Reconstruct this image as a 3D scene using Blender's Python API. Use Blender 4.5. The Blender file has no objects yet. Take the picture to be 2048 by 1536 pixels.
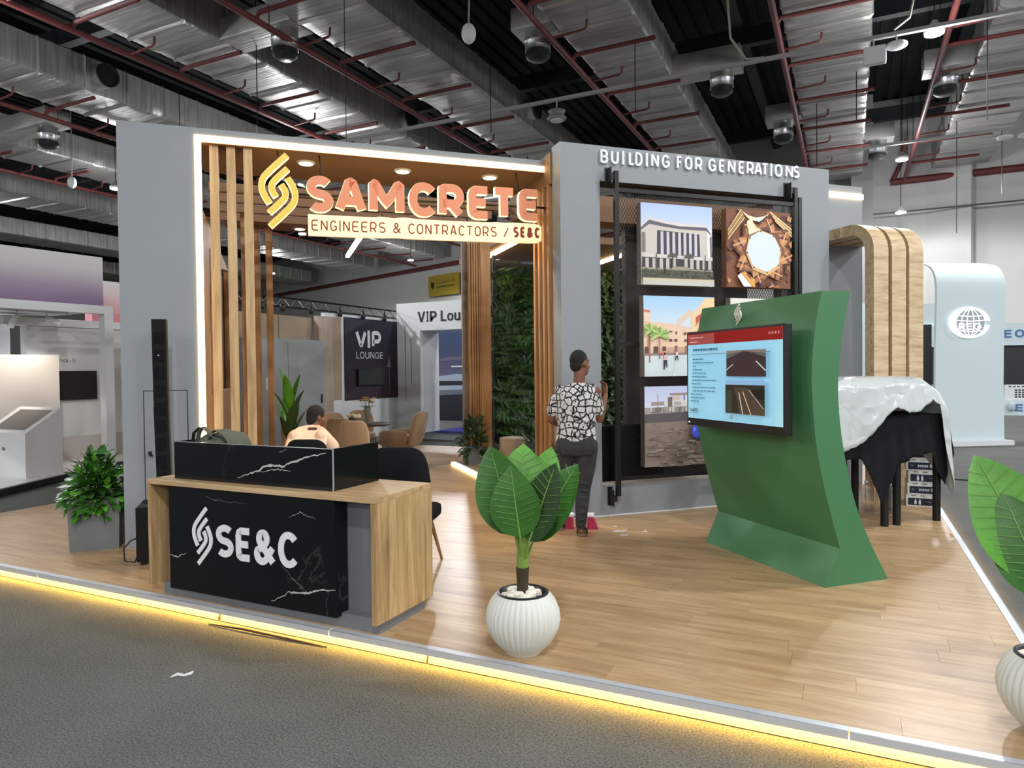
import bpy, bmesh, math, random
from mathutils import Vector, Matrix
random.seed(7)
S = bpy.context.scene
COL = S.collection
PI = math.pi
# ------------------------------------------------------------------ camera
cam_d = bpy.data.cameras.new('camera'); cam = bpy.data.objects.new('camera', cam_d); COL.objects.link(cam)
cam_d.sensor_fit = 'HORIZONTAL'; cam_d.sensor_width = 36.0; cam_d.lens = 36.0 * 1390 / 2048
cam_d.clip_end = 300
_f = Vector((-0.4363, 0.8996, -0.0197)).normalized(); _r = Vector((0.8997, 0.4364, -0.0109)); _r = (_r - _f * _r.dot(_f)).normalized(); _u = _r.cross(_f)
cam.matrix_world = Matrix(((_r.x, _u.x, -_f.x, 0), (_r.y, _u.y, -_f.y, 0), (_r.z, _u.z, -_f.z, 1.70), (0, 0, 0, 1)))
S.camera = cam
# ------------------------------------------------------------------ world and exposure
w = bpy.data.worlds.new('world'); S.world = w; w.use_nodes = True
w.node_tree.nodes['Background'].inputs[0].default_value = (0.80, 0.90, 1.0, 1)
w.node_tree.nodes['Background'].inputs[1].default_value = 0.30
S.view_settings.view_transform = 'Standard'; S.view_settings.look = 'None'
S.view_settings.exposure = 0.2; S.view_settings.gamma = 1.0; S.view_settings.use_curve_mapping = False
LAMP_W = 1700.0            # every high-bay hall lamp
S.cycles.max_bounces = 6
S.cycles.transparent_max_bounces = 24
S.cycles.sample_clamp_indirect = 6.0
# ------------------------------------------------------------------ materials
def nodes(m):
    m.use_nodes = True
    return m.node_tree, m.node_tree.nodes['Principled BSDF']
def M(name, col, rough=0.5, metal=0.0, emit=None, es=0.0, bump=None, var=None, spec=0.5, trans=0.0, alpha=1.0, coat=0.0, sheen=0.0, ior=1.45):
    m = bpy.data.materials.new(name); nt, b = nodes(m)
    c = tuple(col) + (1,)
    b.inputs['Base Color'].default_value = c; b.inputs['Roughness'].default_value = rough; b.inputs['Metallic'].default_value = metal
    b.inputs['Specular IOR Level'].default_value = spec; b.inputs['Transmission Weight'].default_value = trans
    b.inputs['Alpha'].default_value = alpha; b.inputs['Coat Weight'].default_value = coat; b.inputs['IOR'].default_value = ior
    b.inputs['Sheen Weight'].default_value = sheen
    if emit is not None:
        b.inputs['Emission Color'].default_value = tuple(emit) + (1,); b.inputs['Emission Strength'].default_value = es
    if bump or var:
        tc = nt.nodes.new('ShaderNodeTexCoord')
    if bump:
        sc, st = bump[0], bump[1]
        mp = nt.nodes.new('ShaderNodeMapping'); mp.inputs['Scale'].default_value = bump[2] if len(bump) > 2 else (1, 1, 1)
        nt.links.new(tc.outputs['Object'], mp.inputs[0])
        n = nt.nodes.new('ShaderNodeTexNoise'); n.inputs['Scale'].default_value = sc; n.inputs['Detail'].default_value = 6
        bp = nt.nodes.new('ShaderNodeBump'); bp.inputs['Strength'].default_value = st; bp.inputs['Distance'].default_value = 0.02
        nt.links.new(mp.outputs[0], n.inputs['Vector']); nt.links.new(n.outputs[0], bp.inputs['Height']); nt.links.new(bp.outputs[0], b.inputs['Normal'])
    if var:
        sc, am = var[0], var[1]
        mp = nt.nodes.new('ShaderNodeMapping'); mp.inputs['Scale'].default_value = var[2] if len(var) > 2 else (1, 1, 1)
        nt.links.new(tc.outputs['Object'], mp.inputs[0])
        n = nt.nodes.new('ShaderNodeTexNoise'); n.inputs['Scale'].default_value = sc; n.inputs['Detail'].default_value = 8; n.inputs['Roughness'].default_value = 0.65
        r = nt.nodes.new('ShaderNodeValToRGB')
        r.color_ramp.elements[0].position = 0.3; r.color_ramp.elements[1].position = 0.7
        r.color_ramp.elements[0].color = tuple(x * (1 - am) for x in col) + (1,); r.color_ramp.elements[1].color = tuple(min(1, x * (1 + am)) for x in col) + (1,)
        nt.links.new(mp.outputs[0], n.inputs['Vector']); nt.links.new(n.outputs[0], r.inputs[0]); nt.links.new(r.outputs[0], b.inputs['Base Color'])
    return m
def ramp(nt, pts):
    r = nt.nodes.new('ShaderNodeValToRGB')
    while len(r.color_ramp.elements) < len(pts): r.color_ramp.elements.new(0.5)
    for e, (p, c) in zip(r.color_ramp.elements, pts): e.position = p; e.color = tuple(c) + (1,)
    return r
def wood(name, c1, c2, c3, stretch=(1, 14, 14), scale=2.2, rough=0.5, rand=0.0, knots=True):
    m = bpy.data.materials.new(name); nt, b = nodes(m); L = nt.links.new
    tc = nt.nodes.new('ShaderNodeTexCoord'); mp = nt.nodes.new('ShaderNodeMapping'); mp.inputs['Scale'].default_value = stretch
    oi = nt.nodes.new('ShaderNodeObjectInfo'); sc = nt.nodes.new('ShaderNodeVectorMath'); sc.operation = 'SCALE'; sc.inputs['Scale'].default_value = 37.0
    cb = nt.nodes.new('ShaderNodeCombineXYZ')
    for k in range(3): L(oi.outputs['Random'], cb.inputs[k])
    L(cb.outputs[0], sc.inputs[0])
    ad = nt.nodes.new('ShaderNodeVectorMath'); ad.operation = 'ADD'
    L(tc.outputs['Object'], mp.inputs[0]); L(mp.outputs[0], ad.inputs[0]); L(sc.outputs[0], ad.inputs[1])
    n = nt.nodes.new('ShaderNodeTexNoise'); n.inputs['Scale'].default_value = scale; n.inputs['Detail'].default_value = 9; n.inputs['Roughness'].default_value = 0.62; n.inputs['Distortion'].default_value = 0.6
    L(ad.outputs[0], n.inputs['Vector'])
    r = ramp(nt, [(0.28, c1), (0.5, c2), (0.72, c3)]); L(n.outputs[0], r.inputs[0])
    out = r.outputs[0]
    if rand:
        hs = nt.nodes.new('ShaderNodeHueSaturation'); mr = nt.nodes.new('ShaderNodeMapRange')
        mr.inputs['To Min'].default_value = 1 - rand; mr.inputs['To Max'].default_value = 1 + rand
        L(oi.outputs['Random'], mr.inputs[0]); L(mr.outputs[0], hs.inputs['Value']); L(out, hs.inputs['Color']); out = hs.outputs[0]
    L(out, b.inputs['Base Color']); b.inputs['Roughness'].default_value = rough
    bp = nt.nodes.new('ShaderNodeBump'); bp.inputs['Strength'].default_value = 0.08; bp.inputs['Distance'].default_value = 0.005
    L(n.outputs[0], bp.inputs['Height']); L(bp.outputs[0], b.inputs['Normal'])
    return m
def vcol(name, emit=0.0, rough=0.45, spec=0.4):
    m = bpy.data.materials.new(name); nt, b = nodes(m)
    a = nt.nodes.new('ShaderNodeVertexColor'); a.layer_name = 'Col'
    nt.links.new(a.outputs[0], b.inputs['Base Color']); b.inputs['Roughness'].default_value = rough; b.inputs['Specular IOR Level'].default_value = spec
    if emit:
        nt.links.new(a.outputs[0], b.inputs['Emission Color']); b.inputs['Emission Strength'].default_value = emit
    return m
def sr(r, g, b):   # 0-255 display colour to linear
    return tuple(((x / 255) / 12.92 if x / 255 <= 0.04045 else ((x / 255 + 0.055) / 1.055) ** 2.4) for x in (r, g, b))
GREY = M('grey paint', sr(138, 142, 146), 0.55, var=(3, 0.03))
GREY2 = M('mid grey laminate', sr(112, 115, 117), 0.4)
PLAN = M('planter grey', sr(110, 112, 113), 0.55, var=(4, 0.06))
WHITE = M('white paint', sr(214, 216, 218), 0.5)
WHITEG = M('white gloss', sr(215, 214, 214), 0.2)
BLACK = M('black plastic', (0.012, 0.012, 0.013), 0.4)
BLACKM = M('black steel', (0.014, 0.013, 0.013), 0.35, 0.3)
BLACKF = M('black fabric', (0.012, 0.012, 0.014), 0.95, spec=0.1, bump=(60, 0.3))
ALU = M('aluminium trim', (0.56, 0.59, 0.64), 0.35, 0.35, bump=(9, 0.05))
OAK = wood('oak laminate', sr(120, 92, 58), sr(176, 143, 98), sr(206, 176, 130), (9, 9, 0.8), 1.6)
OAKX = wood('oak laminate lying', sr(140, 110, 75), sr(184, 152, 110), sr(206, 178, 138), (0.8, 9, 9), 1.6)
OAKD = wood('brown wood cladding', sr(128, 86, 48), sr(165, 118, 70), sr(188, 142, 92), (9, 9, 0.5), 1.5)
SLATW = wood('slat wood', sr(150, 116, 74), sr(186, 152, 106), sr(208, 178, 132), (9, 9, 0.7), 1.8)
ARCHW = wood('arch wood', sr(160, 132, 98), sr(194, 168, 132), sr(214, 194, 162), (1.2, 9, 9), 2.0)
PLANK = wood('plank wood', sr(146, 114, 80), sr(174, 142, 104), sr(192, 164, 126), (0.9, 9, 9), 1.7, 0.34, rand=0.05)
SOFF = M('brown soffit', sr(132, 100, 74), 0.7)
DKBR = M('dark brown panel', sr(58, 48, 42), 0.6)
LED = M('warm led strip', (1, 0.85, 0.55), 0.4, emit=(1.0, 0.72, 0.28), es=7.0)
LEDF = M('amber led tape', (1, 0.8, 0.4), 0.4, emit=(1.0, 0.56, 0.10), es=130.0)
LEDC = M('warm led bar', (1, 0.9, 0.6), 0.4, emit=(1.0, 0.78, 0.42), es=7.0)
DOWN = M('downlight lens', (1, 0.95, 0.8), 0.4, emit=(1.0, 0.88, 0.55), es=12.0)
BAYL = M('high bay lens', (1, 1, 1), 0.4, emit=(0.94, 0.97, 1.0), es=60.0)
RED = M('red sprinkler paint', sr(98, 44, 42), 0.55, var=(3, 0.15))
TAN = M('tan upholstery', sr(150, 124, 98), 0.95, sheen=0.5, bump=(90, 0.25))
LEGW = M('chair leg wood', sr(150, 110, 74), 0.5)
SOIL = M('dark soil', (0.02, 0.016, 0.012), 0.95, bump=(30, 0.6))
PEB = M('white pebble', sr(222, 216, 200), 0.6, bump=(14, 0.3))
# ------------------------------------------------------------------ mesh builder
R2 = math.sqrt(2)
class MB:
    def __init__(s): s.v = []; s.f = []; s.m = []; s.c = []; s.mi = 0; s.col = None
    def add(s, vs, fs):
        o = len(s.v); s.v.extend([tuple(p) for p in vs])
        for f in fs: s.f.append(tuple(i + o for i in f)); s.m.append(s.mi); s.c.append(s.col)
        return s
    def box(s, x0, x1, y0, y1, z0, z1, bev=0.0):
        if bev:
            bm = bmesh.new(); bmesh.ops.create_cube(bm, size=1)
            for v in bm.verts: v.co = Vector(((x0 + x1) / 2 + v.co.x * (x1 - x0), (y0 + y1) / 2 + v.co.y * (y1 - y0), (z0 + z1) / 2 + v.co.z * (z1 - z0)))
            bmesh.ops.bevel(bm, geom=bm.edges[:], offset=bev, segments=2, affect='EDGES', profile=0.6)
            s.bm(bm); return s
        return s.add([(x0, y0, z0), (x1, y0, z0), (x1, y1, z0), (x0, y1, z0), (x0, y0, z1), (x1, y0, z1), (x1, y1, z1), (x0, y1, z1)],
                     [(0, 3, 2, 1), (4, 5, 6, 7), (0, 1, 5, 4), (1, 2, 6, 5), (2, 3, 7, 6), (3, 0, 4, 7)])
    def bm(s, bm):
        bm.verts.index_update(); s.add([v.co for v in bm.verts], [[v.index for v in f.verts] for f in bm.faces]); bm.free(); return s
    def prism(s, poly, ax, a, b):   # polygon in the two other axes, extruded along ax from a to b
        def P(p, t): return {'x': (t, p[0], p[1]), 'y': (p[0], t, p[1]), 'z': (p[0], p[1], t)}[ax]
        n = len(poly); vs = [P(p, a) for p in poly] + [P(p, b) for p in poly]
        fs = [tuple(range(n))[::-1], tuple(range(n, 2 * n))] + [(i, (i + 1) % n, (i + 1) % n + n, i + n) for i in range(n)]
        return s.add(vs, fs)
    def strip(s, front, back, ax, a, b):  # ruled prism between two profile lines of equal length
        n = len(front)
        for i in range(n - 1): s.prism([front[i], front[i + 1], back[i + 1], back[i]], ax, a, b)
        return s
    def tube(s, pts, r, n=8, cap=True):
        pts = [Vector(p) for p in pts]; k = len(pts); rs = r if isinstance(r, (list, tuple)) else [r] * k
        vs = []; up = None
        for i, p in enumerate(pts):
            t = (pts[min(i + 1, k - 1)] - pts[max(i - 1, 0)]).normalized()
            if up is None: up = Vector((0, 0, 1)) if abs(t.z) < 0.9 else Vector((1, 0, 0))
            a = t.cross(up).normalized(); b2 = a.cross(t).normalized(); up = b2
            for j in range(n):
                an = 2 * PI * j / n; vs.append(p + (a * math.cos(an) + b2 * math.sin(an)) * rs[i])
        fs = [(i * n + j, i * n + (j + 1) % n, (i + 1) * n + (j + 1) % n, (i + 1) * n + j) for i in range(k - 1) for j in range(n)]
        if cap: fs += [tuple(range(n))[::-1], tuple(range((k - 1) * n, k * n))]
        return s.add(vs, fs)
    def lathe(s, prof, c=(0, 0, 0), n=24, flute=None):
        vs = []; k = len(prof)
        for i, (r, z) in enumerate(prof):
            for j in range(n):
                an = 2 * PI * j / n; rr = r * (flute(j, i) if flute else 1)
                vs.append((c[0] + rr * math.cos(an), c[1] + rr * math.sin(an), c[2] + z))
        fs = [(i * n + j, i * n + (j + 1) % n, (i + 1) * n + (j + 1) % n, (i + 1) * n + j) for i in range(k - 1) for j in range(n)]
        if prof[0][0] > 1e-4: fs.append(tuple(range(n))[::-1])
        if prof[-1][0] > 1e-4: fs.append(tuple(range((k - 1) * n, k * n)))
        return s.add(vs, fs)
    def sell(s, c, r, e1=0.4, e2=0.4, nu=20, nv=12, fn=None):  # superellipsoid
        def p(x, e): return math.copysign(abs(x) ** e, x)
        vs = []; fs = []
        for i in range(nv + 1):
            ph = -PI / 2 + PI * i / nv
            for j in range(nu):
                th = 2 * PI * j / nu
                q = Vector((r[0] * p(math.cos(ph), e1) * p(math.cos(th), e2), r[1] * p(math.cos(ph), e1) * p(math.sin(th), e2), r[2] * p(math.sin(ph), e1)))
                if fn: q = fn(q)
                vs.append(q + Vector(c))
        for i in range(nv):
            for j in range(nu): fs.append((i * nu + j, i * nu + (j + 1) % nu, (i + 1) * nu + (j + 1) % nu, (i + 1) * nu + j))
        return s.add(vs, fs)
    def rings(s, rg, n=16):  # rg: list of (centre, axis a, axis b) closed loft
        vs = []; k = len(rg)
        for c, a, b in rg:
            c = Vector(c); a = Vector(a); b = Vector(b)
            for j in range(n): t = 2 * PI * j / n; vs.append(c + a * math.cos(t) + b * math.sin(t))
        fs = [(i * n + j, i * n + (j + 1) % n, (i + 1) * n + (j + 1) % n, (i + 1) * n + j) for i in range(k - 1) for j in range(n)]
        fs += [tuple(range(n))[::-1], tuple(range((k - 1) * n, k * n))]
        return s.add(vs, fs)
    def mesh(s, name, mats, base=(0, 0, 0), smooth=None):
        me = bpy.data.meshes.new(name); b = base
        me.from_pydata([(x - b[0], y - b[1], z - b[2]) for x, y, z in s.v], [], s.f)
        mats = mats if isinstance(mats, (list, tuple)) else [mats]
        for m in mats: me.materials.append(m)
        if len(mats) > 1: me.polygons.foreach_set('material_index', s.m)
        if any(c is not None for c in s.c):
            ca = me.color_attributes.new('Col', 'BYTE_COLOR', 'CORNER')
            for p, c in zip(me.polygons, s.c):
                for li in p.loop_indices: ca.data[li].color_srgb = tuple(x / 255 for x in (c or (255, 255, 255))) + (1,)
        me.update()
        if smooth is not None:
            me.polygons.foreach_set('use_smooth', [True] * len(me.polygons)); me.set_sharp_from_angle(angle=math.radians(smooth))
        return me
BASE = {}
def place(o, base, frame):
    if frame == 'u': o.location = ((base[0] - base[1]) / R2, (base[0] + base[1]) / R2, base[2]); o.rotation_euler = (0, 0, PI / 4)
    else: o.location = base; o.rotation_euler = (0, 0, frame if isinstance(frame, (int, float)) else 0)
def tag(o, label, cat, group=None, kind=None):
    if label: o['label'] = label
    if cat: o['category'] = cat
    if group: o['group'] = group
    if kind: o['kind'] = kind
def thing(name, label, cat, base=(0, 0, 0), frame='x', group=None, kind=None, local=False):
    o = bpy.data.objects.new(name, None); o.empty_display_size = 0.1; COL.objects.link(o)
    place(o, base, frame); tag(o, label, cat, group, kind); BASE[o.name] = (0, 0, 0) if local else tuple(base)
    return o
def part(t, name, mb, mat, smooth=None, label=None, kind=None):
    root = t
    while root.parent: root = root.parent
    me = mb if isinstance(mb, bpy.types.Mesh) else mb.mesh(name, mat, BASE.get(root.name, (0, 0, 0)), smooth)
    o = bpy.data.objects.new(name, me); COL.objects.link(o); o.parent = t
    tag(o, label, None, None, kind)
    return o
def single(name, label, cat, mb, mat, base=(0, 0, 0), frame='x', group=None, kind=None, smooth=None, local=False):
    me = mb if isinstance(mb, bpy.types.Mesh) else mb.mesh(name, mat, (0, 0, 0) if local else base, smooth)
    o = bpy.data.objects.new(name, me); COL.objects.link(o); place(o, base, frame); tag(o, label, cat, group, kind); BASE[o.name] = (0, 0, 0) if local else tuple(base)
    return o
def copytree(o, parent=None):
    c = o.copy(); COL.objects.link(c)
    if parent: c.parent = parent
    for ch in list(o.children): copytree(ch, c)
    BASE[c.name] = BASE.get(o.name, (0, 0, 0))
    return c
# text: flat glyph outlines fitted to a box
def _font(n):
    try:
        import os
        p = os.path.join(bpy.utils.resource_path('LOCAL'), 'datafiles', 'fonts', n)
        return bpy.data.fonts.load(p) if os.path.exists(p) else None
    except Exception: return None
INTER = _font('Inter.woff2'); ARAB = _font('NotoSansArabic-VariableFont_wdth,wght.woff2')
_tc = {}
def glyphs(txt, off=0.0, ext=0.0, font='inter', space=1.0, res=4):
    k = (txt, off, ext, font, space)
    if k in _tc: return _tc[k]
    cu = bpy.data.curves.new('t', 'FONT'); cu.body = txt; cu.size = 1; cu.offset = off; cu.extrude = ext; cu.space_character = space; cu.resolution_u = res
    fo = ARAB if font == 'arab' else INTER
    if fo: cu.font = fo
    o = bpy.data.objects.new('t', cu); COL.objects.link(o)
    dg = bpy.context.evaluated_depsgraph_get(); dg.update()
    me = bpy.data.meshes.new_from_object(o.evaluated_get(dg))
    vs = [tuple(v.co) for v in me.vertices]; fs = [tuple(p.vertices) for p in me.polygons]
    bpy.data.objects.remove(o); bpy.data.curves.remove(cu); bpy.data.meshes.remove(me)
    _tc[k] = (vs, fs); return _tc[k]
def text(mb, txt, o, ex, ey, w, h, off=0.0, ext=0.0, font='inter', space=1.0, depth=None):
    """outlines scaled to fill the box from corner o along unit ex (width w) and ey (height h)"""
    vs, fs = glyphs(txt, off, 0.5 if depth else 0.0, font, space)
    if not vs: return mb
    x0 = min(v[0] for v in vs); x1 = max(v[0] for v in vs); y0 = min(v[1] for v in vs); y1 = max(v[1] for v in vs)
    o = Vector(o); ex = Vector(ex); ey = Vector(ey); ez = ex.cross(ey)
    out = []
    for v in vs:
        p = o + ex * ((v[0] - x0) / (x1 - x0) * w) + ey * ((v[1] - y0) / (y1 - y0) * h)
        if depth: p = p + ez * (v[2] + 0.5) * depth
        out.append(p)
    return mb.add(out, fs)
def ribbon(mb, pts, wd, o, ex, ey, depth):
    """flat bent band along 2-D pts, butt ends, thickness depth along ex x ey"""
    o = Vector(o); ex = Vector(ex); ey = Vector(ey); ez = ex.cross(ey); n = len(pts); L = []; Rr = []
    P = [Vector(p) for p in pts]
    for i in range(n):
        t = (P[min(i + 1, n - 1)] - P[max(i - 1, 0)]).normalized(); q = Vector((-t.y, t.x)) * wd / 2
        L.append(P[i] + q); Rr.append(P[i] - q)
    def W(p, d): return o + ex * p.x + ey * p.y + ez * d
    vs = [W(p, 0) for p in L] + [W(p, 0) for p in Rr] + [W(p, depth) for p in L] + [W(p, depth) for p in Rr]
    fs = []
    for i in range(n - 1):
        fs += [(i, n + i, n + i + 1, i + 1), (2 * n + i, 2 * n + i + 1, 3 * n + i + 1, 3 * n + i), (i, i + 1, 2 * n + i + 1, 2 * n + i), (n + i, 3 * n + i, 3 * n + i + 1, n + i + 1)]
    fs += [(0, 2 * n, 3 * n, n), (n - 1, 2 * n - 1, 4 * n - 1, 3 * n - 1)]
    return mb.add(vs, fs)
def smoothline(p, it=3):
    for _ in range(it):
        q = [p[0]]
        for a, b in zip(p, p[1:]): q += [(a[0] * .75 + b[0] * .25, a[1] * .75 + b[1] * .25), (a[0] * .25 + b[0] * .75, a[1] * .25 + b[1] * .75)]
        p = q + [p[-1]]
    return p
_A = [(230, 87), (114, 255), (93, 310), (91, 375), (107, 430), (132, 488)]; _B = [(233, 197), (154, 310), (143, 350), (150, 395), (168, 432)]
_rf = lambda P: [(364 - x, 762 - y) for x, y in P]
EMBLEM = [[((x - 72) / 220, (692 - y) / 622) for x, y in smoothline(P)] for P in (_A, _B, _rf(_B), _rf(_A))]
def emblem(o, ex, ey, w, h, depth, wd=None):
    """four interlocked bands, one mesh builder each"""
    out = []
    for P in EMBLEM:
        mb = MB(); ribbon(mb, [(x * w, y * h) for x, y in P], wd or w * 0.20, o, ex, ey, depth); out.append(mb)
    return out
def _arc(cx, cy, rx, ry, a0, a1, n=14): return [(cx + rx * math.cos(math.radians(a0 + (a1 - a0) * k / n)), cy + ry * math.sin(math.radians(a0 + (a1 - a0) * k / n))) for k in range(n + 1)]
STROKES = {
    'S': [_arc(.52, .72, .40, .20, 35, 90, 5)[0:] + _arc(.50, .71, .40, .21, 90, 245, 12) + _arc(.50, .29, .40, .21, 65, -90, 12) + _arc(.46, .28, .38, .20, -90, -140, 5)],
    'A': [[(.10, .08), (.44, .92), (.56, .92), (.90, .08)], [(.27, .33), (.73, .33)]],
    'M': [[(.10, .08), (.10, .92), (.16, .92), (.50, .30), (.84, .92), (.90, .92), (.90, .08)]],
    'C': [_arc(.56, .54, .45, .38, 40, 90, 5) + _arc(.52, .50, .42, .42, 90, 270, 22) + _arc(.56, .46, .45, .38, -90, -40, 5)],
    'R': [[(.10, .08), (.10, .92), (.52, .92)] + _arc(.55, .66, .34, .26, 90, -90, 12) + [(.12, .40)], [(.50, .40), (.88, .08)]],
    'E': [[(.92, .92), (.30, .92), (.14, .86), (.10, .74), (.10, .26), (.14, .14), (.30, .08), (.92, .08)], [(.12, .50), (.82, .50)]],
    'T': [[(.08, .92), (.92, .92)], [(.50, .92), (.50, .08)]],
    'V': [[(.09, .92), (.45, .10), (.55, .10), (.91, .92)]], 'I': [[(.5, .08), (.5, .92)]],
    'P': [[(.10, .08), (.10, .92), (.52, .92)] + _arc(.55, .65, .34, .27, 90, -90, 12) + [(.12, .38)]],
    'B': [[(.10, .08), (.10, .92), (.50, .92)] + _arc(.52, .71, .34, .21, 90, -90, 10) + [(.12, .50)], [(.50, .50)] + _arc(.54, .29, .36, .21, 90, -90, 10) + [(.10, .08)]],
    'U': [[(.10, .92), (.10, .36)] + _arc(.50, .36, .40, .28, 180, 360, 14) + [(.90, .92)]], 'L': [[(.10, .92), (.10, .08), (.90, .08)]],
    'D': [[(.10, .08), (.10, .92), (.45, .92)] + _arc(.45, .50, .45, .42, 90, -90, 14) + [(.10, .08)]],
    'N': [[(.10, .08), (.10, .92)], [(.10, .92), (.90, .08)], [(.90, .08), (.90, .92)]],
    'G': [_arc(.50, .52, .40, .40, 35, 90, 5) + _arc(.50, .50, .40, .42, 90, 300, 20) + [(.90, .20), (.90, .46), (.55, .46)]],
    'F': [[(.90, .92), (.10, .92), (.10, .08)], [(.10, .52), (.82, .52)]],
    'O': [[(.10, .40), (.10, .62)] + _arc(.50, .62, .40, .30, 180, 0, 14) + _arc(.50, .38, .40, .30, 0, -180, 14)],
    '&': [_arc(.42, .74, .20, .18, 90, 450, 26), [(.50, .60), (.24, .44)] + _arc(.37, .29, .27, .21, 145, 320, 16) + [(.72, .30), (.90, .50)], [(.27, .64), (.92, .08)]]}
def strokes(mb, ch, o, ex, ey, w, h, wd, depth):
    """heavy rounded letter built from bent bands of width wd"""
    for si, P in enumerate(STROKES[ch]):
        q = [(wd / 2 + ((x - .10) / .80) * (w - wd), wd / 2 + ((y - .08) / .84) * (h - wd)) for x, y in P] if ch != 'I' else [(w / 2, 0), (w / 2, h)]
        D = []      # dense points so that bends stay even
        for a, b in zip(q, q[1:]): D.append(a); D.append(((a[0] * 3 + b[0]) / 4, (a[1] * 3 + b[1]) / 4)); D.append(((a[0] + b[0] * 3) / 4, (a[1] + b[1] * 3) / 4))
        D.append(q[-1]); ribbon(mb, D, wd, o, ex, ey, depth + .0006 * si)
    return mb
class Art:
    """flat printed picture: coloured polygons stacked a hair apart on a plane"""
    def __init__(s, o, ex, ey, w, h, step=0.0004):
        s.o = Vector(o); s.ex = Vector(ex); s.ey = Vector(ey); s.ez = s.ex.cross(s.ey); s.w = w; s.h = h; s.k = 0; s.step = step; s.mb = MB()
    def poly(s, pts, col):
        s.k += 1; s.mb.col = col
        pts = [(min(1, max(0, x)), min(1, max(0, y))) for x, y in pts]
        s.mb.add([s.o + s.ex * x * s.w + s.ey * y * s.h + s.ez * s.k * s.step for x, y in pts], [tuple(range(len(pts)))]); return s
    def rect(s, x0, y0, x1, y1, col): return s.poly([(x0, y0), (x1, y0), (x1, y1), (x0, y1)], col)
    def line(s, a, b, wd, col):
        dx, dy = b[0] - a[0], b[1] - a[1]; l = math.hypot(dx, dy) or 1; nx, ny = -dy / l * wd / 2, dx / l * wd / 2
        return s.poly([(a[0] - nx, a[1] - ny), (b[0] - nx, b[1] - ny), (b[0] + nx, b[1] + ny), (a[0] + nx, a[1] + ny)], col)
    def grad(s, x0, y0, x1, y1, c0, c1, n=12):
        s.k += 1
        for i in range(n):
            t = (i + .5) / n; s.mb.col = tuple(a + (b - a) * t for a, b in zip(c0, c1)); ya = y0 + (y1 - y0) * i / n; yb = y0 + (y1 - y0) * (i + 1) / n
            s.mb.add([s.o + s.ex * x * s.w + s.ey * y * s.h + s.ez * s.k * s.step for x, y in ((x0, ya), (x1, ya), (x1, yb), (x0, yb))], [(0, 1, 2, 3)])
        return s
    def txt(s, t, x, y, w, h, col, off=0.0, font='inter', space=1.0):
        s.k += 1; s.mb.col = col
        text(s.mb, t, s.o + s.ex * x * s.w + s.ey * y * s.h + s.ez * s.k * s.step, s.ex, s.ey, w * s.w, h * s.h, off, font=font, space=space); return s
X, Y, Z = Vector((1, 0, 0)), Vector((0, 1, 0)), Vector((0, 0, 1))
PRINT = vcol('printed picture', 0.0, 0.5, 0.3)
# ================================================================== THE HALL
def carpet_mat():
    m = bpy.data.materials.new('grey carpet'); nt, b = nodes(m); L = nt.links.new
    tc = nt.nodes.new('ShaderNodeTexCoord')
    n1 = nt.nodes.new('ShaderNodeTexNoise'); n1.inputs['Scale'].default_value = 90; n1.inputs['Detail'].default_value = 4; n1.inputs['Roughness'].default_value = 0.7
    n2 = nt.nodes.new('ShaderNodeTexNoise'); n2.inputs['Scale'].default_value = 1.3; n2.inputs['Detail'].default_value = 5
    for n in (n1, n2): L(tc.outputs['Object'], n.inputs['Vector'])
    r = ramp(nt, [(0.3, sr(56, 58, 57)), (0.7, sr(124, 126, 122))]); L(n1.outputs[0], r.inputs[0])
    r2 = ramp(nt, [(0.3, (0.85, 0.85, 0.85)), (0.7, (1.1, 1.1, 1.1))]); L(n2.outputs[0], r2.inputs[0])
    mx = nt.nodes.new('ShaderNodeMix'); mx.data_type = 'RGBA'; mx.blend_type = 'MULTIPLY'; mx.inputs[0].default_value = 1
    L(r.outputs[0], mx.inputs[6]); L(r2.outputs[0], mx.inputs[7]); L(mx.outputs[2], b.inputs['Base Color'])
    b.inputs['Roughness'].default_value = 0.95; b.inputs['Specular IOR Level'].default_value = 0.15
    bp = nt.nodes.new('ShaderNodeBump'); bp.inputs['Strength'].default_value = 0.6; bp.inputs['Distance'].default_value = 0.01
    L(n1.outputs[0], bp.inputs['Height']); L(bp.outputs[0], b.inputs['Normal'])
    return m
single('floor', None, None, MB().box(-75, 40, -25, 75, -0.1, 0), carpet_mat(), kind='structure')
ROOF = M('dark roof sheet', (0.010, 0.010, 0.011), 0.7)
rf = MB()
for i in range(0, 230): rf.box(-75 + i * .5, -75 + i * .5 + .28, -25, 75, 13.4, 13.5)
rf.box(-75, 40, -25, 75, 13.5, 13.6)
ceil = single('ceiling', None, None, rf, ROOF, kind='structure')
ROOFB = M('dark roof steel', (0.022, 0.024, 0.026), 0.5, 0.3)
for x in (3.5, -3.2, -8.2, -13, -18.5, -25): part(ceil, 'roof_beam', MB().box(x - .18, x + .18, -25, 75, 12.6, 13.4), ROOFB)
for y in (4, 14, 24, 34, 44): part(ceil, 'roof_girder', MB().box(-75, 40, y - .15, y + .15, 12.2, 12.75), ROOFB)
HALLW = M('hall wall plaster', sr(190, 188, 186), 0.8, var=(0.3, 0.05))
single('wall_back', None, None, MB().box(0.95, 40, 35, 35.4, 0, 13.4), HALLW, kind='structure')
single('wall_left', None, None, MB().box(-72.4, -72, -25, 61, 0, 13.4), HALLW, kind='structure')
single('wall_corner', None, None, MB().box(0.1, 0.95, 33.9, 60, 0, 13.4), M('corner pier plaster', sr(150, 150, 148), 0.8), kind='structure')
_d = Vector((-28.556, 9.981, 0)).normalized(); _nrm = Vector((-_d.y, _d.x, 0))
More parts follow.
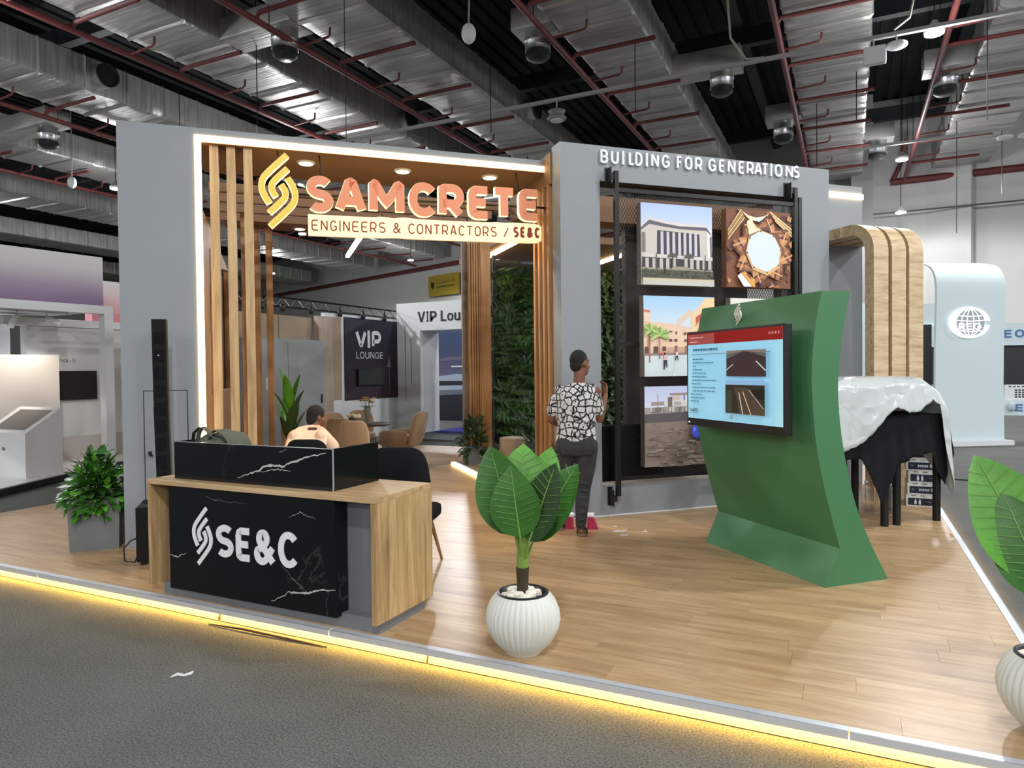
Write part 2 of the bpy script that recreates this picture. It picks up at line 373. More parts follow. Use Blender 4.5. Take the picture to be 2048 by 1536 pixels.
def farwall(s, d, z):  # along the oblique far wall
    p = Vector((-25.732, 44.731, 0)) + _d * s + Vector((_d.y, -_d.x, 0)) * d; return (p.x, p.y, z)
fw = MB(); q = [farwall(-32, 0.3, 0), farwall(60, 0.3, 0), farwall(60, .7, 0), farwall(-32, .7, 0)]
fw.prism([(p[0], p[1]) for p in q], 'z', 0, 13.4); single('wall_far', None, None, fw, HALLW, kind='structure')
pm = MB(); pm.tube([farwall(-26, 0, 9.75), farwall(47, 0, 9.75)], 0.16, 10)
single('sprinkler_main', 'dark red sprinkler main along the pale wall behind the lounge entrance', 'pipe', pm, RED, farwall(0, 0, 9.6), smooth=60)
pm = MB(); pm.tube([(1.65, 34.8, 9.75), (16, 34.8, 9.75)], 0.15, 10); pm.tube([(1.7, 34.8, 9.75), (2.0, 34.6, 10.4), (2.0, 31, 10.4)], 0.1, 8); pm.tube([(4.0, 34.8, 9.75), (4.0, 34.8, 12)], 0.08, 8)
single('sprinkler_main', 'red sprinkler main running along the plain back wall', 'pipe', pm, RED, (1.65, 34.8, 9.6), smooth=60)
# yellow sign on the far wall
t = thing('yellow_sign', 'yellow wall sign with shield and two rows of writing', 'sign', farwall(1.5, 0, 7.4), math.atan2(-_d.y, -_d.x), local=True)
part(t, 'board', MB().box(-2.3, 1.3, -0.12, -.02, 0.05, 1.62), M('sign yellow', sr(150, 128, 20), 0.5))
a = Art((-2.3, -0.13, 0.05), X, Z, 3.6, 1.57, 0.004)
a.poly([(.09, .68), (.2, .68), (.2, .46), (.145, .36), (.09, .46)], (40, 34, 8))
for tx in ('ﻦﻴﻠﻴﻣﺤﺗ باب',): a.txt('2 ﻞﻴﻤﺤﺗ بﺎﺑ', .28, .56, .6, .22, (56, 46, 8), font='arab')
a.txt('LOADING DOOR 2', .28, .38, .58, .09, (56, 46, 8), 0.02)
part(t, 'lettering', a.mb, PRINT)
# ---- foil wrapped ducts
def foil_mat():
    m = bpy.data.materials.new('crinkled foil'); nt, b = nodes(m); L = nt.links.new
    tc = nt.nodes.new('ShaderNodeTexCoord'); mp = nt.nodes.new('ShaderNodeMapping'); mp.inputs['Scale'].default_value = (0.35, 8.0, 0.45)
    L(tc.outputs['Object'], mp.inputs[0])
    oi = nt.nodes.new('ShaderNodeObjectInfo'); cb = nt.nodes.new('ShaderNodeCombineXYZ'); mu = nt.nodes.new('ShaderNodeMath'); mu.operation = 'MULTIPLY'; mu.inputs[1].default_value = 50
    L(oi.outputs['Random'], mu.inputs[0])
    for k in range(3): L(mu.outputs[0], cb.inputs[k])
    ad = nt.nodes.new('ShaderNodeVectorMath'); L(mp.outputs[0], ad.inputs[0]); L(cb.outputs[0], ad.inputs[1])
    n = nt.nodes.new('ShaderNodeTexNoise'); n.inputs['Scale'].default_value = 1.6; n.inputs['Detail'].default_value = 7; n.inputs['Roughness'].default_value = 0.55; n.inputs['Distortion'].default_value = 0.8
    L(ad.outputs[0], n.inputs['Vector'])
    bp = nt.nodes.new('ShaderNodeBump'); bp.inputs['Strength'].default_value = 0.6; bp.inputs['Distance'].default_value = 0.04
    L(n.outputs[0], bp.inputs['Height']); L(bp.outputs[0], b.inputs['Normal'])
    r = ramp(nt, [(0.3, sr(150, 148, 144)), (0.7, sr(196, 194, 190))]); L(n.outputs[0], r.inputs[0]); L(r.outputs[0], b.inputs['Base Color'])
    b.inputs['Metallic'].default_value = 0.72; b.inputs['Roughness'].default_value = 0.47
    return m
FOIL = foil_mat()
SEC = 1.3
def foil_section(w, h, seed):
    rnd = random.Random(seed); mb = MB(); prof = []
    nx, nz = 7, 4
    ch = .045
    def side(p0, p1, m):
        for i in range(m + 1): f = i / m; prof.append((p0[0] + (p1[0] - p0[0]) * f, p0[1] + (p1[1] - p0[1]) * f))
    side((-w / 2 + ch, 0), (w / 2 - ch, 0), nx); side((w / 2, ch), (w / 2, h - ch), nz); side((w / 2 - ch, h), (-w / 2 + ch, h), nx); side((-w / 2, h - ch), (-w / 2, ch), nz)
    n = len(prof); ys = [0, .05, .1, .28, .46, .64, .82, 1.0, 1.2, SEC]; vs = []
    for k, y in enumerate(ys):
        wr = rnd.uniform(-.022, .012)
        for (x, z) in prof:
            px, pz = x, z
            o = {0: -.01, 1: .045, 2: -.01, len(ys) - 1: -.01}.get(k, wr + rnd.uniform(-.012, .012))
            cx = abs(x) > w / 2 - 1e-6; cz = z < 1e-6 or z > h - 1e-6
            if cx: px += math.copysign(o, x)
            if cz: pz += -o if z < h / 2 else o
            vs.append((px, y, pz))
    fs = [(k * n + j, k * n + (j + 1) % n, (k + 1) * n + (j + 1) % n, (k + 1) * n + j) for k in range(len(ys) - 1) for j in range(n)]
    mb.add(vs, fs); return mb.mesh('foil_section', FOIL, smooth=38)
DUCTS = [(4.15, 2.0, 33.7), (-0.45, 1.9, 33.7), (-5.45, 1.9, 36.5), (-10.8, 2.0, 38), (-15.1, 2.0, 39.6), (-21.0, 2.1, 41.6), (-27.9, 2.1, 44), (-35.5, 2.6, 46), (-45.5, 2.6, 49), (-56.0, 2.6, 52)]
DUCTL = ['wrinkled foil-wrapped air duct ending above the plain back wall beside a lit lamp', 'wrinkled foil-wrapped air duct passing over the display wall slogan towards the corner pier', 'foil-wrapped air duct with drum diffusers on both of its flanks', 'foil-wrapped air duct crossing above the large company sign', 'foil-wrapped air duct with drum diffuser crossing above the portal lintel', 'foil-wrapped air duct with round side nozzle crossing behind the grey pillar top', 'foil-wrapped air duct with white egg-shaped pendant hanging beside it', 'foil-wrapped air duct beyond the pendant and nearer the lilac booth fascia', 'far foil-wrapped air duct just over the lilac booth fascia', 'farthest foil-wrapped air duct low over the lilac booth fascia']
_secs = {}
for k, (cx, wd, y1) in enumerate(DUCTS):
    wd2 = round(wd, 1)
    if wd2 not in _secs: _secs[wd2] = [foil_section(wd2, 1.0, int(wd2 * 100) + i) for i in range(5)]
    y0 = 7.0 - SEC * 11 if k < 3 else (5.0 - SEC * 9 if k < 5 else 9.0 - SEC * 9)
    d = thing('air_duct', DUCTL[k], 'air duct', (cx, y0, 10.0), 'x', 'foil air ducts under the roof', local=True)
    y = 0.0; i = k
    while y0 + y < y1 - SEC * .5:
        o = part(d, 'foil_section', _secs[wd2][(i * 3 + k) % 5], None); o.location = (0, y, 0); y += SEC; i += 1
# drum diffusers
DRUMM = M('drum metal', sr(176, 178, 180), 0.3, 0.85, bump=(8, 0.15))
def diffuser(x, y, xd):
    t = thing('drum_diffuser', 'foil plenum box with round black-mouthed drum diffuser on a duct side', 'air diffuser', (x, y, 9.4), 'x', 'drum diffusers on the ducts')
    xa, xb = (xd, x + .55) if xd < x else (x - .55, xd)
    part(t, 'plenum', MB().box(xa, xb, y - .42, y + .42, 10.0, 10.55, .04), FOIL, 40)
    part(t, 'drum', MB().lathe([(.32, 0.15), (.32, .35), (.335, .37), (.32, .39), (.32, .62)], (x, y, 9.4), 24), DRUMM, 40)
    part(t, 'nozzle', MB().lathe([(.2, -.06), (.3, .02), (.3, .16)], (x, y, 9.4), 24), BLACK, 40)
for a in [(-12.35, 13.0, -14.1), (-6.9, 15.9, -6.4), (-3.2, 20.3, -4.5), (2.45, 23.2, 3.15), (-24.2, 14.4, -26.85), (.95, 29.2, .5), (-2.0, 25.5, -1.4), (-13.0, 26, -14.1), (-18.5, 33, -19.95), (-8.5, 30.5, -9.8)]: diffuser(*a)
for x, y in ((-19.95, 13.4), (-9.8, 21.6), (-19.95, 25), (-14.1, 20.5)):
    t = thing('side_nozzle', 'short silver spigot with dark round mouth in the duct flank', 'air diffuser', (x, y, 10.2), 'x', 'side nozzles on the ducts')
    mb = MB(); mb.tube([(x - .05, y, 10.5), (x + .35, y, 10.5)], .33, 24, False); part(t, 'spigot', mb, DRUMM, 50)
    mb = MB(); mb.tube([(x + .30, y, 10.5), (x + .34, y, 10.5)], .31, 24); mb.tube([(x + .33, y, 10.5), (x + .4, y, 10.5)], .345, 24, False); part(t, 'mouth', mb, BLACK, 50)
# sprinkler pipes
for x, ya, yb, L, first in ((-1.52, -6, 33.5, 2.2, 9.0 - 1.42 * 10), (-6.48, -6, 36.5, 2.2, 8.6 - 1.42 * 10), (-12.1, -6, 38.5, 2.4, 9.0 - 1.42 * 10), (-16.2, -5, 40, 2.3, 7.4 - 1.42 * 8), (-22.4, -2, 42, 2.4, 10.4 - 1.42 * 8), (2.15, -6, 34.3, 2.4, 9.6 - 1.42 * 10), (-29.6, -2, 44.5, 2.2, 15 - 1.42 * 10)):
    t = thing('sprinkler_pipe', 'red sprinkler pipe with side branches running beside a foil duct', 'pipe', (x, ya, 9.6), 'x', 'red sprinkler pipes under the roof')
    mb = MB(); mb.tube([(x, ya, 9.7), (x, yb, 9.7)], .075, 8); part(t, 'main_run', mb, RED, 60)
    y = first; k = 0
    while y < yb - 1:
        mb = MB()
        if k % 2 == 0: mb.tube([(x, y, 9.7), (x + .1, y, 9.86), (x + L, y, 9.86)], .055, 6)
        else: mb.tube([(x, y, 9.7), (x + .85, y, 9.74), (x + .92, y, 9.78), (x + .93, y, 9.95)], .03, 6)
        part(t, 'branch', mb, RED, 60)
        if k % 2 == 0:
            mb = MB(); mb.tube([(x, y + .4, 9.7), (x, y + .4, 12.4)], .012, 5); part(t, 'hanger_rod', mb, BLACKM)
        y += 1.42; k += 1
# conduits crossing the hall
TRAY = M('pale conduit', sr(150, 150, 148), 0.5)
for x0, x1, y, z, lab in ((-16, 12, 17.6, 9.0, 'long pale conduit crossing under the ducts above the booth'), (0.4, 12, 26.2, 9.0, 'short pale conduit holding twin lamps before the back wall')):
    mb = MB(); mb.box(x0, x1, y - .05, y + .05, z - .04, z + .04); single('cable_conduit', lab, 'conduit', mb, TRAY, (x0, y, z))
mb = MB(); mb.box(.5, 14, 34.3, 34.36, 8.3, 8.36); single('cable_conduit', 'thin dark rail hung across the plain back wall', 'conduit', mb, M('dark rail', (.06, .06, .06), .5), (.5, 34.3, 8.3))
CREAM = M('cream cable', sr(150, 148, 132), .6)
for x, y, pts in ((-3.0, 17.6, [(-2.3, 15.0, 13), (-2.4, 15.6, 10.6), (-2.45, 16.8, 9.3), (-2.2, 17.5, 9.05), (-1.8, 17.6, 9.05)]), (.9, 17.6, [(1.3, 17.3, 13), (1.3, 17.5, 9.8), (1.2, 17.6, 9.3), (.9, 17.6, 9.1)])):
    mb = MB(); mb.tube([tuple(p) for p in pts], .028, 6); single('drop_cable', 'cream cable dropping from the roof to the pale conduit', 'cable', mb, CREAM, pts[-1], group='drop cables', smooth=60)
for (x, y, zt, zb) in ((2.9, 19.5, 13, 7.4), (3.3, 28, 13, 6.2), (-8.8, 17.0, 13, 8.2), (-13.5, 13.2, 13, 8.0), (-19.2, 15.5, 13, 8.4), (-4.9, 17.5, 13, 8.3), (.2, 22, 13, 8.6), (4.9, 30, 13, 7.8), (-.9, 24.0, 13, 8.0)):
    mb = MB(); mb.tube([(x, y, 13.42), (x, y, zb)], .013, 5); single('hanging_wire', 'thin steel wire hanging straight down from the roof', 'wire', mb, BLACKM, (x, y, zb), group='hanging wires')
# pendants: white bulb on cable
for x, y, z in ((-7.4, 13.3, 9.0), (-26.5, 16.6, 9.0)):
    t = thing('pendant_detector', 'white egg-shaped pendant on a cable below the roof', 'detector', (x, y, z - .2), 'x', 'white egg-shaped pendants')
    part(t, 'shell', MB().sell((x, y, z), (.16, .16, .22), 1, 1, 16, 10), WHITE, 60); mb = MB(); mb.tube([(x, y, z + .2), (x + .03, y, z + 1), (x, y, 13.42)], .02, 6); part(t, 'cord', mb, TRAY)
t = thing('round_luminaire', 'unlit grey disc luminaire hanging from the pale conduit', 'lamp', (-7.1, 17.6, 8.5))
part(t, 'housing', MB().lathe([(.24, 0), (.26, .05), (.2, .1), (.2, .2), (.24, .24), (.1, .3)], (-7.1, 17.6, 8.45), 20), M('grey housing', sr(120, 122, 124), .5), 40); part(t, 'lens', MB().lathe([(.17, -.01), (.17, .02)], (-7.1, 17.6, 8.44), 20), WHITE); mb = MB(); mb.tube([(-7.1, 17.6, 8.7), (-7.1, 17.6, 9)], .02, 6); part(t, 'stem', mb, TRAY)
t = thing('emergency_light', 'white emergency light box hung from the pale conduit', 'lamp', (.5, 17.6, 8.5)); part(t, 'box', MB().box(.3, .75, 17.5, 17.7, 8.42, 8.8, .03), WHITE); mb = MB(); mb.tube([(.5, 17.6, 8.8), (.5, 17.6, 9)], .02, 6); part(t, 'stem', mb, TRAY)
for x, y in ((.95, 17.6), (4.35, 26.2), (4.9, 26.2)):
    t = thing('disc_light', 'small flat white disc light slung under a pale conduit', 'lamp', (x, y, 8.75), 'x', 'small white disc lights'); part(t, 'disc', MB().sell((x, y, 8.75), (.22, .22, .07), .8, 1, 20, 8), WHITE, 50); mb = MB(); mb.tube([(x, y, 8.8), (x, y, 9)], .02, 6); part(t, 'stem', mb, TRAY)
# high bay lamps
def highbay(x, y, z=9.0, lab='lit round high-bay lamp hanging between the ducts', power=1.0):
    t = thing('high_bay_lamp', lab, 'lamp', (x, y, z), 'x', 'lit high-bay lamps' if z == 9.0 else None)
    part(t, 'housing', MB().lathe([(.2, .03), (.22, .1), (.1, .22), (.05, .3)], (x, y, z), 20), TRAY, 40)
    part(t, 'lens', MB().lathe([(.19, 0.0), (.19, .03)], (x, y, z), 20), BAYL)
    mb = MB(); mb.tube([(x, y, z + .3), (x, y, 13.4)], .015, 6); part(t, 'suspension', mb, BLACKM)
    for kind, share, dz in (('SPOT', 1.0, -.05), ('POINT', .16, -.3)):      # beam and sideways spill of the same lamp
        l = bpy.data.lights.new('lamp_light', kind); l.energy = LAMP_W * share * power; l.color = (0.97, 0.985, 1.0); l.shadow_soft_size = .25
        if kind == 'SPOT': l.spot_size = math.radians(168); l.spot_blend = .25
        lo = bpy.data.objects.new('lamp_light', l); COL.objects.link(lo); lo.parent = t; lo.location = (0, 0, dz)
for x in (1.7, -16.6, -26.0, -38.2, 11.5, 21):
    for y in (-23.0, -12.8, -2.4, 8.0, 18.0, 28.4, 38.5):  # rows farthest behind the camera and outermost column added to brighten stand walls
        if (x > 5 and y > 30) or (x == 1.7 and y in (38.5, 8.0)) or (x < -20 and y < -5) or (x == -16.6 and y == 38.5): continue
        highbay(x, y)
highbay(2.6, 7.0, 9.0, power=.6)
highbay(1.9, 32.4, 7.9, 'lit round lamp low before the plain back wall', .15)
# ================================================================== THE STAND PLATFORM
DX0, DX1, DY0, DY1, DZ = -8.92, 0.93, 3.35, 12.7, 0.10
deck = single('floor_platform', None, None, MB().box(DX0 + .03, DX1 - .05, DY0 + .05, DY1, 0.0, DZ - .012), M('platform core', sr(120, 104, 84), .6), kind='structure')
random.seed(3)
PW, PL = 0.19, 1.35
rows = []; y = DY0 + .045; r = 0
while y < DY1 - .02:
    x = DX0 - random.random() * PL
    while x < DX1 - .04:
        a, b = max(x, DX0), min(x + PL, DX1 - .045)
        if b - a > .05: rows.append((a, b, y, min(y + PW, DY1)))
        x += PL
    y += PW; r += 1
def vis(p):   # planks ordered by how large they show: depth along the view, open floor first
    cx, cy = (p[0] + p[1]) / 2, (p[2] + p[3]) / 2
    d = -0.436 * cx + 0.9 * cy
    hid = 0
    if (cx + cy) / R2 < -1.0 and (cy - cx) / R2 > 7.4: hid = 8
    if cx < -6.8 and cy > 7: hid = 5
    return d + hid
rows.sort(key=vis)
full = MB().box(0, PL - .0012, 0, PW - .0012, -.012, 0).mesh('plank', PLANK)
rest = MB()
for k, (a, b, y0, y1) in enumerate(rows):
    if k < 300:
        if abs((b - a) - PL) < 1e-3 and abs(y1 - y0 - PW) < 1e-3: o = part(deck, 'plank', full, None)
        else: o = part(deck, 'plank', MB().box(0, b - a - .0012, 0, y1 - y0 - .0012, -.012, 0).mesh('plank', PLANK), None)
        o.location = (a, y0, DZ)
    else: rest.box(a, b - .003, y0, y1 - .003, DZ - .012, DZ)
part(deck, 'plank_field', rest, PLANK, kind='stuff')
# aluminium edge and amber light below it
x = DX0; k = 0
for a, b in ((DX0, -5.9), (-5.9, -2.9), (-2.9, 0.0), (0.0, DX1)):
    part(deck, 'edge_trim', MB().box(a, b - .004, DY0 - .004, DY0 + .045, DZ - .004, DZ + .003).box(a, b - .004, DY0 - .006, DY0 - .001, DZ - .034, DZ + .003), ALU)
for a, b in ((DY0, 6.2), (6.2, 9.2), (9.2, DY1)):
    part(deck, 'edge_trim', MB().box(DX1 - .045, DX1 + .004, a, b - .004, DZ - .004, DZ + .003).box(DX1 + .001, DX1 + .006, a, b - .004, DZ - .03, DZ + .003), ALU)
part(deck, 'led_tape', MB().box(DX0, DX1 - .05, DY0 + .008, DY0 + .016, DZ - .036, DZ - .031), LEDF)
LEDF2 = M('dimmer amber led tape', (1, .8, .4), .4, emit=(1, .55, .13), es=40.0)
part(deck, 'led_tape', MB().box(DX1 - .018, DX1 - .010, DY0 + .05, 12.0, DZ - .024, DZ - .018), LEDF2)
part(deck, 'led_tape', MB().box(DX0, -6.5, DY1 - .03, DY1 - .02, DZ - .05, DZ - .04), LEDF2)
# white kick panels leaning against the platform face, standing proud of the carpet in a few places
for a, b, s in ((-8.9, -6.0, .0), (-6.0, -4.75, .004), (-4.75, -3.9, .0), (-3.88, -2.2, .006), (-2.2, .9, .0)):
    part(deck, 'kick_panel', MB().prism([(DY0 + .028, .006), (DY0 + .05, .07), (DY0 + .055, .07), (DY0 + .035, .004)], 'x', a, b - .01 - s), M('white kick board', sr(190, 176, 150), .6) if a == -8.9 else bpy.data.materials['white kick board'])
mb = MB(); mb.tube([(-3.9, 3.30, .006), (-3.6, 3.31, .014), (-3.2, 3.315, .01), (-2.9, 3.32, .006)], [.004, .008, .008, .004], 6)
single('carpet_edge', 'dark frayed carpet edge curling at the platform foot', 'carpet edge', mb, M('frayed carpet', sr(70, 50, 34), .9), (-3.4, 3.31, 0), smooth=60)
mb = MB(); mb.tube([(-3.42, 2.63, .004), (-3.40, 2.66, .012), (-3.36, 2.67, .008), (-3.34, 2.70, .012), (-3.36, 2.73, .006)], [.004, .009, .006, .009, .004], 6)
single('paper_scrap', 'tiny twisted white paper scrap on the grey carpet', 'litter', mb, WHITE, (-3.38, 2.68, 0), smooth=60)
for i, (px, py, pts) in enumerate(((-2.1, 6.55, [(0, 0), (.1, .03), (.13, .09), (.09, .05), (.03, .05)]), (-2.17, 6.75, [(0, 0), (.05, 0), (.04, .05)]), (-1.98, 6.42, [(0, 0), (.06, .02), (.07, .05), (.01, .03)]), (-1.83, 6.65, [(0, 0), (.05, .02), (.03, .06)]))):
    single('paper_scrap', 'torn white paper scrap on the wooden floor by the display wall', 'litter', MB().prism([(px + a, py + b) for a, b in pts], 'z', .103, .108), WHITE, (px, py, .1), group='paper scraps on the wooden floor')
# ================================================================== PORTAL WALL (45 degree frame: u along the wall, v into depth)
TOP = 4.02
pw = thing('portal_wall', 'grey portal wall outlined by a warm light strip with wooden slats', 'booth wall', (-.97, 7.2, .1), 'u')
part(pw, 'pillar', MB().box(-1.295, -.645, 7.2, 7.42, .1, TOP), GREY)
part(pw, 'lintel', MB().box(-.645, 2.92, 7.2, 7.42, 3.955, TOP), GREY)
part(pw, 'soffit', MB().box(-.645, 2.915, 7.2, 8.25, 3.885, 3.955), SOFF)
part(pw, 'light_strip', MB().box(-.645, 2.915, 7.19, 7.215, 3.892, 3.953), LED, label='horizontal warm light strip')
part(pw, 'light_strip', MB().box(-.645, -.588, 7.19, 7.215, 1.0, 3.892).box(-.645, -.588, 7.19, 7.215, .1, 1.0), LED, label='vertical warm light strip')
part(pw, 'inner_jamb', MB().box(-.645, -.60, 7.215, 7.42, .1, 3.885), OAKD)
side = MB()
for v0, v1 in ((7.42, 8.72), (8.85, 10.35), (12.6, 13.3)): side.box(-.72, -.645, v0, v1, .1, 3.42)
side.box(-.72, -.645, 8.72, 8.85, .1, 1.45); side.box(-.72, -.645, 8.72, 8.85, 3.15, 3.42); side.box(-.72, -.645, 10.35, 12.6, .1, 1.45); side.prism([(10.35, 3.2), (10.8, 3.2), (12.6, 3.42), (10.35, 3.42)], 'x', -.72, -.645)
part(pw, 'side_cladding', side, OAKD)
part(pw, 'slot_backing', MB().box(-.76, -.73, 8.6, 13.0, 1.3, 3.3), DKBR)
for u in (-.48, -.33, -.177): part(pw, 'slat', MB().box(u - .04, u + .04, 7.24, 7.36, .1, 3.885), SLATW)
for u, v in ((-.17, 11.0), (.005, 11.0), (-.3, 9.9)): part(pw, 'slat', MB().box(u - .048, u + .048, v, v + .1, .1, 3.88), OAKD)
for v in (8.7, 9.2, 9.75, 10.3): part(pw, 'pergola_beam', MB().box(-.64, 2.92, v, v + .07, 3.8, 3.9), SOFF)
for u, v in ((.383, 7.56), (1.39, 7.56), (2.37, 7.52), (.45, 11.03), (1.7, 11.03)):
    d = part(pw, 'downlight', MB().lathe([(.075, -.012), (.095, 0), (.095, .006)], (u, v, 3.88), 20), WHITE, 40); part(d, 'lens', MB().lathe([(.072, -.014), (.072, -.006)], (u, v, 3.88), 20), DOWN)
    if v < 8:
        l = bpy.data.lights.new('spot', 'SPOT'); l.energy = 80; l.color = (1, .78, .48); l.spot_size = 1.9; l.spot_blend = .6; l.shadow_soft_size = .05
        lo = bpy.data.objects.new('spot_light', l); COL.objects.link(lo); lo.parent = pw; lo.location = (u + .97, v - 7.2, 3.74)
part(pw, 'rear_soffit', MB().box(-.6, 2.9, 10.7, 11.3, 3.885, 3.98), SOFF)
# service door in the pillar
dr = part(pw, 'service_door', MB().box(-1.112, -.751, 7.194, 7.2, .26, 1.541), GREY)
part(dr, 'door_gap', MB().box(-1.12, -1.112, 7.197, 7.2, .25, 1.549).box(-.751, -.743, 7.197, 7.2, .25, 1.549).box(-1.112, -.751, 7.197, 7.2, 1.541, 1.549), BLACK)
part(dr, 'lock', MB().box(-1.085, -1.055, 7.17, 7.194, .955, .985, .006).box(-1.075, -1.045, 7.165, 7.18, .94, .952), BLACKM)
# ---- main sign
COPP = M('copper letter face', sr(206, 128, 92), .45, emit=(1.0, .36, .17), es=.20)
GOLD = M('gold emblem face', sr(196, 170, 60), .35, emit=(.9, .66, .06), es=.32)
GLOW = M('glowing acrylic edge', (1, .9, .6), .4, emit=(1, .80, .36), es=1.5)
sg = thing('company_sign', 'big glowing sign with gold emblem and copper letters over the portal', 'sign', (.3, 7.2, 3.05), 'u')
for k, mb in enumerate(emblem((-.087, 7.165, 3.095), X, Z, .375, .735, .055, .058)):
    o = part(sg, 'emblem_band', mb, GLOW); f = MB(); ribbon(f, [(x * .375, y * .735) for x, y in EMBLEM[k]], .054, (-.087, 7.111, 3.095), X, Z, .008); part(o, 'band_face', f, GOLD)
LET = [('S', .360, .614), ('A', .632, .937), ('M', .963, 1.322), ('C', 1.368, 1.654), ('R', 1.678, 1.957), ('E', 2.000, 2.250), ('T', 2.258, 2.54), ('E', 2.565, 2.822)]
for k, (ch, a, b) in enumerate(LET):
    z0 = 3.277 + .045 * k / 7; z1 = 3.635 + .035 * k / 7
    mb = MB(); strokes(mb, ch, (a, 7.17, z0), X, Z, b - a, z1 - z0, .088, .06); o = part(sg, 'letter', mb, GLOW)
    mb = MB(); strokes(mb, ch, (a + .002, 7.109, z0 + .002), X, Z, b - a - .004, z1 - z0 - .004, .085, .007); part(o, 'letter_face', mb, COPP)
BANDM = M('glowing tagline board', (.9, .74, .48), .45, emit=(1, .70, .33), es=.50)
top = smoothline([(.372, 3.256), (1.02, 3.262), (1.06, 3.275), (1.17, 3.272), (1.2, 3.262), (1.32, 3.285), (1.42, 3.272), (1.8, 3.275), (2.25, 3.285), (2.3, 3.292), (2.42, 3.29), (2.5, 3.30), (2.79, 3.30), (2.835, 3.27)], 2)
bot = smoothline([(2.835, 3.12), (2.78, 3.085), (2.45, 3.085), (2.40, 3.075), (2.33, 3.078), (1.36, 3.062), (1.25, 3.07), (1.05, 3.055), (.372, 3.046)], 2)
bd = part(sg, 'tagline_board', MB().prism(top + bot, 'y', 7.13, 7.165), BANDM)
TAGL = M('tagline letters', sr(150, 62, 30), .5)
STROKES['/'] = [[(.10, .08), (.90, .92)]]
def tagline(txt, u0, u1, z0, z1, h, wd, name):
    wid = [{'I': .22, ' ': .50, '/': .9, '&': 1.15}.get(c, 1.0) for c in txt]; gap = .34; tot = sum(wid) + gap * (len(txt) - 1); k = (u1 - u0) / tot; u = u0
    for c, w_ in zip(txt, wid):
        if c != ' ':
            mb = MB(); strokes(mb, c, (u, 7.13, z0 + (z1 - z0) * (u - u0) / (u1 - u0)), X, Z, w_ * k, h, wd, .004); part(bd, name, mb, TAGL)
        u += (w_ + gap) * k
tagline('ENGINEERS & CONTRACTORS /', .402, 2.455, 3.098, 3.137, .108, .0125, 'tagline_letter'); tagline('SE&C', 2.508, 2.812, 3.140, 3.146, .116, .026, 'tagline_letter')
mb = MB(); mb.tube([(.2, 7.17, 3.45), (2.9, 7.17, 3.49)], .012, 6); mb.tube([(.5, 7.17, 3.6), (.5, 7.3, 3.9)], .008, 6); mb.tube([(2.6, 7.17, 3.6), (2.6, 7.3, 3.9)], .008, 6); mb.tube([(.1, 7.17, 3.8), (.1, 7.3, 3.9)], .008, 6); mb.tube([(1.1, 7.15, 3.25), (1.1, 7.17, 3.32)], .01, 6); mb.tube([(2.0, 7.15, 3.27), (2.0, 7.17, 3.33)], .01, 6)
part(sg, 'hanging_rail', mb, BLACKM)
# ================================================================== DISPLAY WALL
dw = thing('display_wall', 'tall light grey wall with large window opening and raised slogan letters', 'booth wall', (4.7, 6.8, .1), 'u')
fr = MB()
HT = 4.11; U0, U1, O0, O1, OZ0, OZ1 = 2.92, 6.49, 3.385, 6.07, .43, 3.735
fr.box(U0, O0, 6.8, 7.02, .1, HT).box(O1, U1, 6.8, 7.02, .1, HT).box(O0, O1, 6.8, 7.02, OZ1, HT).box(O0, O1, 6.8, 7.02, .1, OZ0)
part(dw, 'wall_frame', fr, GREY)
part(dw, 'opening_lining', MB().box(O0 - .001, O1, 6.83, 7.02, OZ1 - .012, OZ1 + .002).box(O1 - .012, O1 + .002, 6.83, 7.02, OZ0, OZ1), DKBR)
part(dw, 'sill', MB().box(O0, O1, 6.82, 7.02, OZ0, OZ0 + .006), M('pale sill', sr(172, 160, 148), .5))
part(dw, 'skirting', MB().box(U0, U1, 6.792, 6.8, .1, .112), WHITE)
part(dw, 'side_header', MB().box(2.90, 3.0, 7.02, 7.72, 3.72, 4.06), SOFF)
for v in (7.06, 7.20, 7.34, 7.48): part(dw, 'slat', MB().box(2.89, 2.96, v, v + .055, .1, 3.72), OAKD)
part(dw, 'slat_backing', MB().box(2.975, 3.0, 7.02, 7.62, .1, 3.72), DKBR)
BW = M('raised white letter', sr(228, 230, 230), .4)
CELLS = [('B', 3.384, 3.477), ('U', 3.511, 3.605), ('I', 3.648, 3.669), ('L', 3.727, 3.798), ('D', 3.807, 3.897), ('I', 3.937, 3.962), ('N', 4.006, 4.101), ('G', 4.139, 4.238), ('F', 4.331, 4.402), ('O', 4.435, 4.533), ('R', 4.569, 4.665), ('G', 4.745, 4.849), ('E', 4.889, 4.967), ('N', 5.008, 5.111), ('E', 5.156, 5.235), ('R', 5.27, 5.368), ('A', 5.375, 5.485), ('T', 5.481, 5.57), ('I', 5.603, 5.628), ('O', 5.667, 5.776), ('N', 5.823, 5.929), ('S', 5.94, 6.025)]
for ch, ua, ub in CELLS:
    zb = 3.918 + .045 * (ua - 3.4) / 2.6; mb = MB(); strokes(mb, ch, (ua, 6.8, zb), X, Z, ub - ua, .148, .024, .025); part(dw, 'letter', mb, BW)
# return wall with short light strip
rw = thing('return_wall', 'plain grey wall with short light strip set back beside the display wall', 'booth wall', (7.0, 7.3, .1), 'u')
part(rw, 'panel', MB().box(6.2, 7.53, 7.3, 7.45, .1, 4.1), GREY); part(rw, 'light_strip', MB().box(6.5, 7.53, 7.28, 7.30, 3.93, 4.0), LEDC)
part(rw, 'leaning_rail', MB().box(6.85, 7.0, 7.2, 7.25, .1, 2.2), DKBR)
